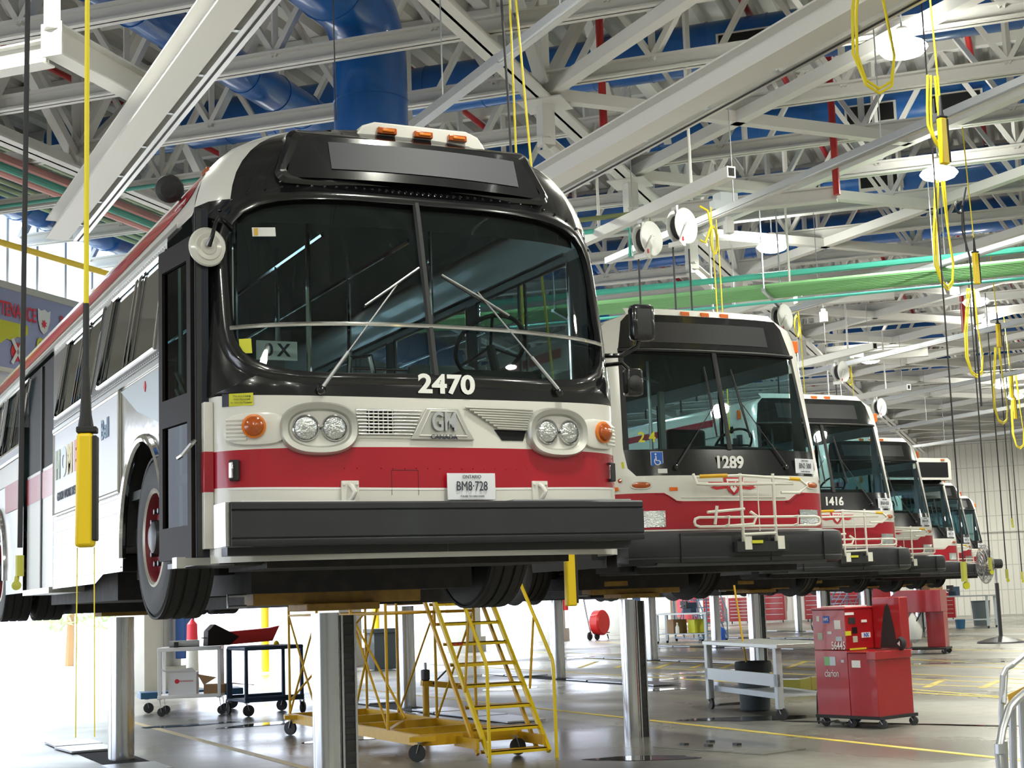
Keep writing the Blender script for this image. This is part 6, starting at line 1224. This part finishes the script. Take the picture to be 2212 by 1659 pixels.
# ================= hanging things =================
def at(px_, py_, D): d = hd * FPX + rr * (px_ - 1106) - uu * (py_ - 829.5); return CP + d * (D / d.dot(hd))
mat('sage_yellow', (.50, .50, .08), .5)
def cable(label, pts, r, mt, grp='hanging cables', name='hanging_cable', cat='cable'):
    mb = MB(); mb.tube(pts, r, mt, 6); return tag(mb.build(name), label, cat, grp)
def loop(c, rx, rz_, n, r, mt, yaw=0.5, k=2):
    pts = []
    for i in range(n * k + 1): a = 2 * PI * i / n + PI / 2; pts.append(Vector(c) + Vector((math.cos(yaw) * rx * math.cos(a), math.sin(yaw) * rx * math.cos(a) + .01 * i / n, rz_ * math.sin(a) + .012 * i / n)))
    return pts
def pendant(x, y, z, label, L_=.42, w_=.085, top=6.8, rz=0, sw=0, coil=True):
    T_ = thing('pendant_control', label, 'pendant control', (x, y, z), rz, 'yellow hoist pendants')
    mb = MB(); P_ = [(-w_ / 2, -.03, 0), (w_ / 2, -.03, 0), (w_ / 2, .03, 0), (-w_ / 2, .03, 0)]; tp = [(-w_ * .42, -.03, L_), (w_ * .42, -.03, L_), (w_ * .42, .03, L_), (-w_ * .42, .03, L_)]
    mb.add(P_ + tp, [(0, 3, 2, 1), (4, 5, 6, 7), (0, 1, 5, 4), (1, 2, 6, 5), (2, 3, 7, 6), (3, 0, 4, 7)], 'bright_yellow'); mb.build('pendant_body', T_, bevel=.012)
    mb = MB(); mb.bb((w_ * .38, -.032, .02), (w_ * .62, .035, L_ - .01), 'flat_black'); mb.bb((-w_ * .45, -.028, L_), (w_ * .6, .028, L_ + .02), 'flat_black'); mb.tube([(0, 0, L_), (0, 0, L_ + .06), (0, 0, L_ + .22)], [.03, .02, .012], 'flat_black', 8); mb.build('pendant_edge', T_, bevel=.004)
    mb = MB(); mb.tube([(0, 0, L_ + .2), (sw * .5, 0, L_ + (top - z) * .4), (sw, 0, top - z)], .009, 'yellow_cord', 6); mb.build('cord', T_); return T_
p = pendant(-2.47, -2.95, 1.78, 'large yellow pendant with black edge hanging in front of bus 2470', L_=.37, w_=.062, top=6.7, rz=-.3)
mb = MB()
for x in (-.025, .028): mb.tube([(x, 0, 0), (x * 1.1, 0, -.6)], .002, 'yellow_cord', 5)
mb.build('pull_string', p)
mb = MB(); mb.tube([(0, .0, .565), (0, 0, .80)], .011, 'cable_black', 6); mb.build('cord_sleeve', p)
T_ = thing('hanging_cable', 'black cable ending in a yellow hook, hanging before the rear half of bus 2470', 'cable', (-2.515, -1.83, 0)); mb = MB(); mb.tube([(0, 0, 1.83), (.01, 0, 4), (.02, 0, 8.0)], .011, 'cable_black', 6); mb.build('cable_line', T_); mb = MB(); mb.tube([(0, 0, 1.72), (0, 0, 1.80)], .016, 'sage_yellow', 8); mb.tube([(-.01, 0, 1.72), (-.012, 0, 1.70)], .010, 'sage_yellow', 6); mb.lathe([(.018, -.008), (.018, .008), (.0005, .01)], (-.012, 0, 1.685), (0, -1, 0), 'sage_yellow', 12); mb.build('hook', T_)
T_ = pendant(2.05, 2.3, 1.50, 'yellow and black pendant hanging between the two nearest buses', L_=.55, w_=.085, top=6.6, sw=-.3)
RS = [('near the middle top above bus 2470', 1.90, 2.80, 6.75), ('right of bus 1289', 8.1, 9.2, 6.3), ('past bus 1416', 13.4, 14.6, 6.3), ('over the fourth bus', 18.7, 19.9, 6.3)]
for lb, x, y, z in RS:
    T_ = thing('coiled_hose', 'yellow air hose coiled on itself ' + lb, 'hose', (x, y, z), 0, 'coiled yellow air hoses'); mb = MB(); mb.tube(loop((0, 0, 0), .07, .19, 16, .011, 'yellow_cord', .3, 3), .010, 'yellow_cord', 6); mb.build('coil', T_); mb = MB(); mb.tube([(.06, 0, .1), (.065, 0, -.1), (.08, 0, -3.2)], .009, 'yellow_cord', 6); mb.tube([(.04, 0, .45), (.05, 0, .1)], .009, 'yellow_cord', 6); mb.build('drop_hose', T_)
    mb = MB(); mb.box((.05, 0, .50), (.12, .12, .13), 'bench_grey'); mb.box((.25, .05, .58), (.28, .2, .22), 'bench_grey'); mb.build('connector_box', T_)
cable('black cable dropping just left of the yellow coil', [(1.5, 2.4, 6.9), (1.68, 2.4, 6.6), (1.72, 2.4, 5.5), (1.75, 2.4, 4.2)], .010, 'cable_black')
cable('thin grey cable right of the blue vertical duct', [(1.2, 5.0, 9.5), (1.22, 5.0, 6.0)], .006, 'cable_black')
# far right pendants and loops
for lb, q_, l_ in (('high between the nearest lamp and the second', at(2041, 355, 14.5), .45), ('just above the third lamp', at(2111, 614, 22), .46), ('tilted beside the fourth lamp', at(2159, 750, 30), .46), ('above the fifth lamp before the end wall', at(2186, 860, 38), .6), ('lowest, just over the end wall top', at(2194, 905, 42), .6)):
    pendant(q_.x, q_.y, q_.z, 'small yellow pendant hanging ' + lb, L_=l_, w_=.09, top=8.1, sw=-.05)
def hose_loop(label, x, y, z, w_, h, r=.013):
    T_ = thing('hose_loop', label, 'hose', (x, y, z), 0, 'looped yellow cords'); mb = MB()
    for s_ in (0, .04): mb.tube([(-.02 - s_, 0, h), (-w_ * .55 - s_, 0, h * .45), (-w_ * .62 - s_, 0, h * .15), (-w_ * .4, 0, -.02 - s_), (0, 0, -.08 - s_), (w_ * .4, 0, .0 - s_), (w_ * .55, 0, h * .18), (w_ * .35, 0, h * .5), (.03 + s_, 0, h)], r, 'yellow_cord', 6)
    mb.build('cord_loop', T_); return T_
hose_loop('big yellow cord loop hanging around the nearest lamp', *at(1898, 172, 13), .34, 1.3); hose_loop('yellow cord loop below the second lamp', *at(2046, 605, 18), .2, 1.2)
hose_loop('yellow cord loop below the fourth lamp', *at(2110, 800, 24), .26, 1.3); hose_loop('looped yellow cord ahead of the end wall, lower than the lamps', *at(2166, 905, 34), .3, 1.6); hose_loop('tangled yellow cord above the second lamp pendant', *at(2024, 292, 15), .10, .6); hose_loop('lowest of the yellow cord loops before the end wall', *at(2203, 960, 40), .3, 1.9)
FC = [(2040, 420, 2062, 1215, 16, 'nearest of the long black cables at right'), (2108, 800, 2137, 1205, 26, 'second long black cable at right'), (2140, 740, 2170, 1230, 34, 'third long black cable at right, over the fan'), (2178, 880, 2208, 1235, 40, 'long black cable at the right edge'), (2160, 850, 2190, 1120, 46, 'far black cable near the right edge')]
for x0, y0, x1, y1, D, lb in FC:
    a, b_ = at(x0, y0, D), at(x1, y1, D); x, y = (a.x + b_.x) / 2, (a.y + b_.y) / 2
    T_ = thing('hanging_cable', lb, 'cable', (x, y, 0), 0, 'long cables in the right part'); mb = MB(); mb.tube([(0, 0, b_.z), (0, 0, 8.0)], .0035 + D * .0003, 'cable_black', 6); mb.build('cable_line', T_); mb = MB(); mb.tube([(0, 0, b_.z - .2), (0, 0, b_.z)], .032, 'sage_yellow', 8); mb.lathe([(.04, -.01), (.04, .01), (.0005, .01)], (.02, 0, b_.z - .24), (0, -1, 0), 'sticker_yellow', 10); mb.build('hook', T_)
T_ = thing('cable_coil', 'small black coiled cable hanging at upper right', 'cable', at(2072, 450, 17)); mb = MB(); mb.tube(loop((0, 0, 0), .07, .06, 12, .01, 'cable_black', .3, 2), .012, 'cable_black', 6); mb.tube([(.04, 0, -.05), (.02, 0, -.25), (.1, 0, -.55), (.1, 0, -2.2)], .011, 'cable_black', 6); mb.tube([(.05, 0, .03), (.12, 0, .25)], .011, 'cable_black', 6); mb.build('coil', T_)
# hose reels over the second bus
for k in range(4):
    ox, oy = 5.25 * k, 5.2 * k; wh = ['above bus 1289', 'above bus 1416', 'above the fourth bus', 'above the fifth bus'][k]
    T_ = thing('reel_beam', 'short white square beam carrying hose reels ' + wh, 'beam', (6.93 + ox, 8.9 + oy, 6.57), 0, 'reel beams'); mb = MB(); mb.bb((-.06, -1.9, -.07), (.06, 2.3, .07), 'steel_white'); mb.bb((-.04, -1.905, -.05), (.04, -1.895, .05), 'dark_hole'); mb.build('beam', T_, smooth=False); mb = MB(); mb.tube([(0, -1.0, .07), (0, -1.0, 1.6)], .02, 'steel_white', 6); mb.tube([(0, 1.4, .07), (0, 1.4, 1.6)], .02, 'steel_white', 6); mb.build('hanger_rod', T_)
    for j, (x, y, z) in enumerate(((7.05, 8.35, 6.22), (6.98, 9.1, 6.22))):
        if k > 0 and j: continue
        T_ = thing('hose_reel', ['front', 'rear'][j] + ' white hose reel hanging ' + wh, 'hose reel', (x + ox, y + oy, z), 0, 'white hose reels')
        mb = MB()
        for s_ in (-1, 1): mb.lathe([(.0005, s_ * .07), (.08, s_ * .07), (.20, s_ * .075), (.225, s_ * .08), (.235, s_ * .07), (.235, s_ * .065)], (0, 0, 0), (.35, -.94, 0), 'num_white', 30)
        mb.lathe([(.16, -.065), (.16, .065)], (0, 0, 0), (.35, -.94, 0), 'cable_black', 24); mb.build('drum', T_)
        mb = MB(); f = Vector((.35, -.94, 0)); e = Vector((.94, .35, 0)); mb.bar(f * .10 + Vector((0, 0, .0)), f * .10 - e * .17 + Vector((0, 0, -.26)), .02, .09, 'num_white', up=f.cross(Vector((0, 0, 1)))); mb.bar(f * -.10, f * -.10 + Vector((0, 0, .34)), .03, .12, 'num_white'); mb.bar(f * .10 - e * .12 + Vector((0, 0, -.25)), f * -.10 - e * .12 + Vector((0, 0, -.25)), .10, .06, 'num_white'); mb.build('reel_arm', T_)
        text('reel_lettering', 'S', .07, f * .115 - e * .14 + Vector((0, 0, -.20)), 'sign_red', T_, rot=(PI / 2, 0, .36), bold=.004)
        mb = MB()
        for r_ in range(8): a = r_ * PI / 4; c = f * .082 + (e * math.cos(a) + Vector((0, 0, math.sin(a)))) * .045; mb.lathe([(.006, 0), (.0005, .004)], c, f, 'dark_metal', 6)
        mb.build('hub_bolts', T_)
        cable('black hose dropping from the %s reel %s' % (['front', 'rear'][j], wh), [(x + ox - .15, y + oy, z - .28), (x + ox - .15, y + oy, z - 2.4)], .012, 'cable_black', 'hoses from the reels', 'drop_hose', 'hose')
cable('third black hose dropping just right of the reels above bus 1289', [(7.3, 8.6, 6.0), (7.3, 8.6, 4.0)], .012, 'cable_black', 'hoses from the reels', 'drop_hose', 'hose')
cable('yellow hose hooked beside the front reel over bus 1289', [(7.3, 8.3, 6.5), (7.42, 8.3, 6.45), (7.46, 8.3, 6.25), (7.36, 8.3, 6.02), (7.28, 8.3, 6.05)], .014, 'yellow_cord', 'hoses from the reels', 'drop_hose', 'hose')
cable('thin yellow cord dropping right of the front reel', [(7.47, 8.3, 6.5), (7.5, 8.3, 4.0)], .009, 'yellow_cord', 'hoses from the reels', 'drop_hose', 'hose')
for i, (x, y, z) in enumerate(((2.55, 3.9, 7.35), (9.5, 10.9, 7.0), (15.0, 15.9, 6.8))):
    T_ = thing('hook_block', ['small cream hoist block under the roof right of bus 2470', 'cream hoist block above bus 1416', 'cream hoist block over the fourth bus'][i], 'hoist block', (x, y, z), 0, 'cream hoist blocks'); mb = MB(); mb.box((0, 0, 0), (.12, .12, .20), 'num_white'); mb.box((0, 0, .13), (.07, .07, .06), 'num_white'); mb.tube([(0, 0, .15), (0, 0, .5)], .008, 'galv', 5); mb.build('block', T_, bevel=.01); mb = MB(); mb.tube([(0, 0, -.1), (0, 0, -.55)], .003, 'galv', 4); mb.lathe([(.0005, -.03), (.015, 0), (.0005, .03)], (0, 0, -.56), (0, 0, 1), 'dark_metal', 8); mb.build('wire', T_)
# ================= pit railing, lower right =================
T_ = thing('pit_railing', 'galvanised tubular railing with yellow tape around the pit nearest the camera', 'railing', (3.9, -.4, 0))
A1 = [Vector((*at(2165, 1700, 9.6)[:2], 0)), at(2165, 1700, 9.6), at(2157, 1625, 9.6), at(2165, 1575, 9.7), at(2180, 1530, 9.8), at(2196, 1512, 10.0), at(2235, 1478, 10.6), at(2330, 1400, 12)]
A2 = [at(2168, 1520, 13.6), at(2172, 1445, 13.8), at(2185, 1438, 13.8), at(2225, 1405, 14.6)]
Lc = Vector((3.9, -.4, 0))
mb = MB(); mb.tube([p - Lc for p in A1], .026, 'galv', 10); mb.build('top_rail', T_); mb = MB(); mb.tube([p - Lc for p in A2], .024, 'galv', 10); mb.tube([Vector((*at(2162, 1545, 13.6)[:2], 0)) - Lc, at(2162, 1545, 13.6) - Lc, at(2166, 1460, 13.7) - Lc, at(2174, 1444, 13.8) - Lc], .024, 'galv', 10); mb.build('far_rail', T_)
for q0, q1, D in (((2190, 1700), (2187, 1522), 9.9), ((2215, 1700), (2206, 1505), 10.2), ((2172, 1700), (2168, 1600), 9.7)):
    mb = MB(); mb.tube([Vector((*at(*q0, D)[:2], 0)) - Lc, at(*q0, D) - Lc, at(*q1, D) - Lc], .024, 'galv', 10); mb.build('post', T_)
mb = MB(); a, b_, c, d = at(2178, 1500, 10.2), at(2215, 1482, 10.6), at(2215, 1500, 10.6), at(2182, 1520, 10.2); mb.prism([p - Lc for p in (a, b_, c, d)], (0.0, .01, 0), 'safety_yellow'); mb.build('warning_tape', T_); mb = MB(); mb.lathe([(.034, -.03), (.034, .03)], at(2160, 1617, 9.6) - Lc, (0, 0, 1), 'galv', 12); mb.build('coupling', T_)
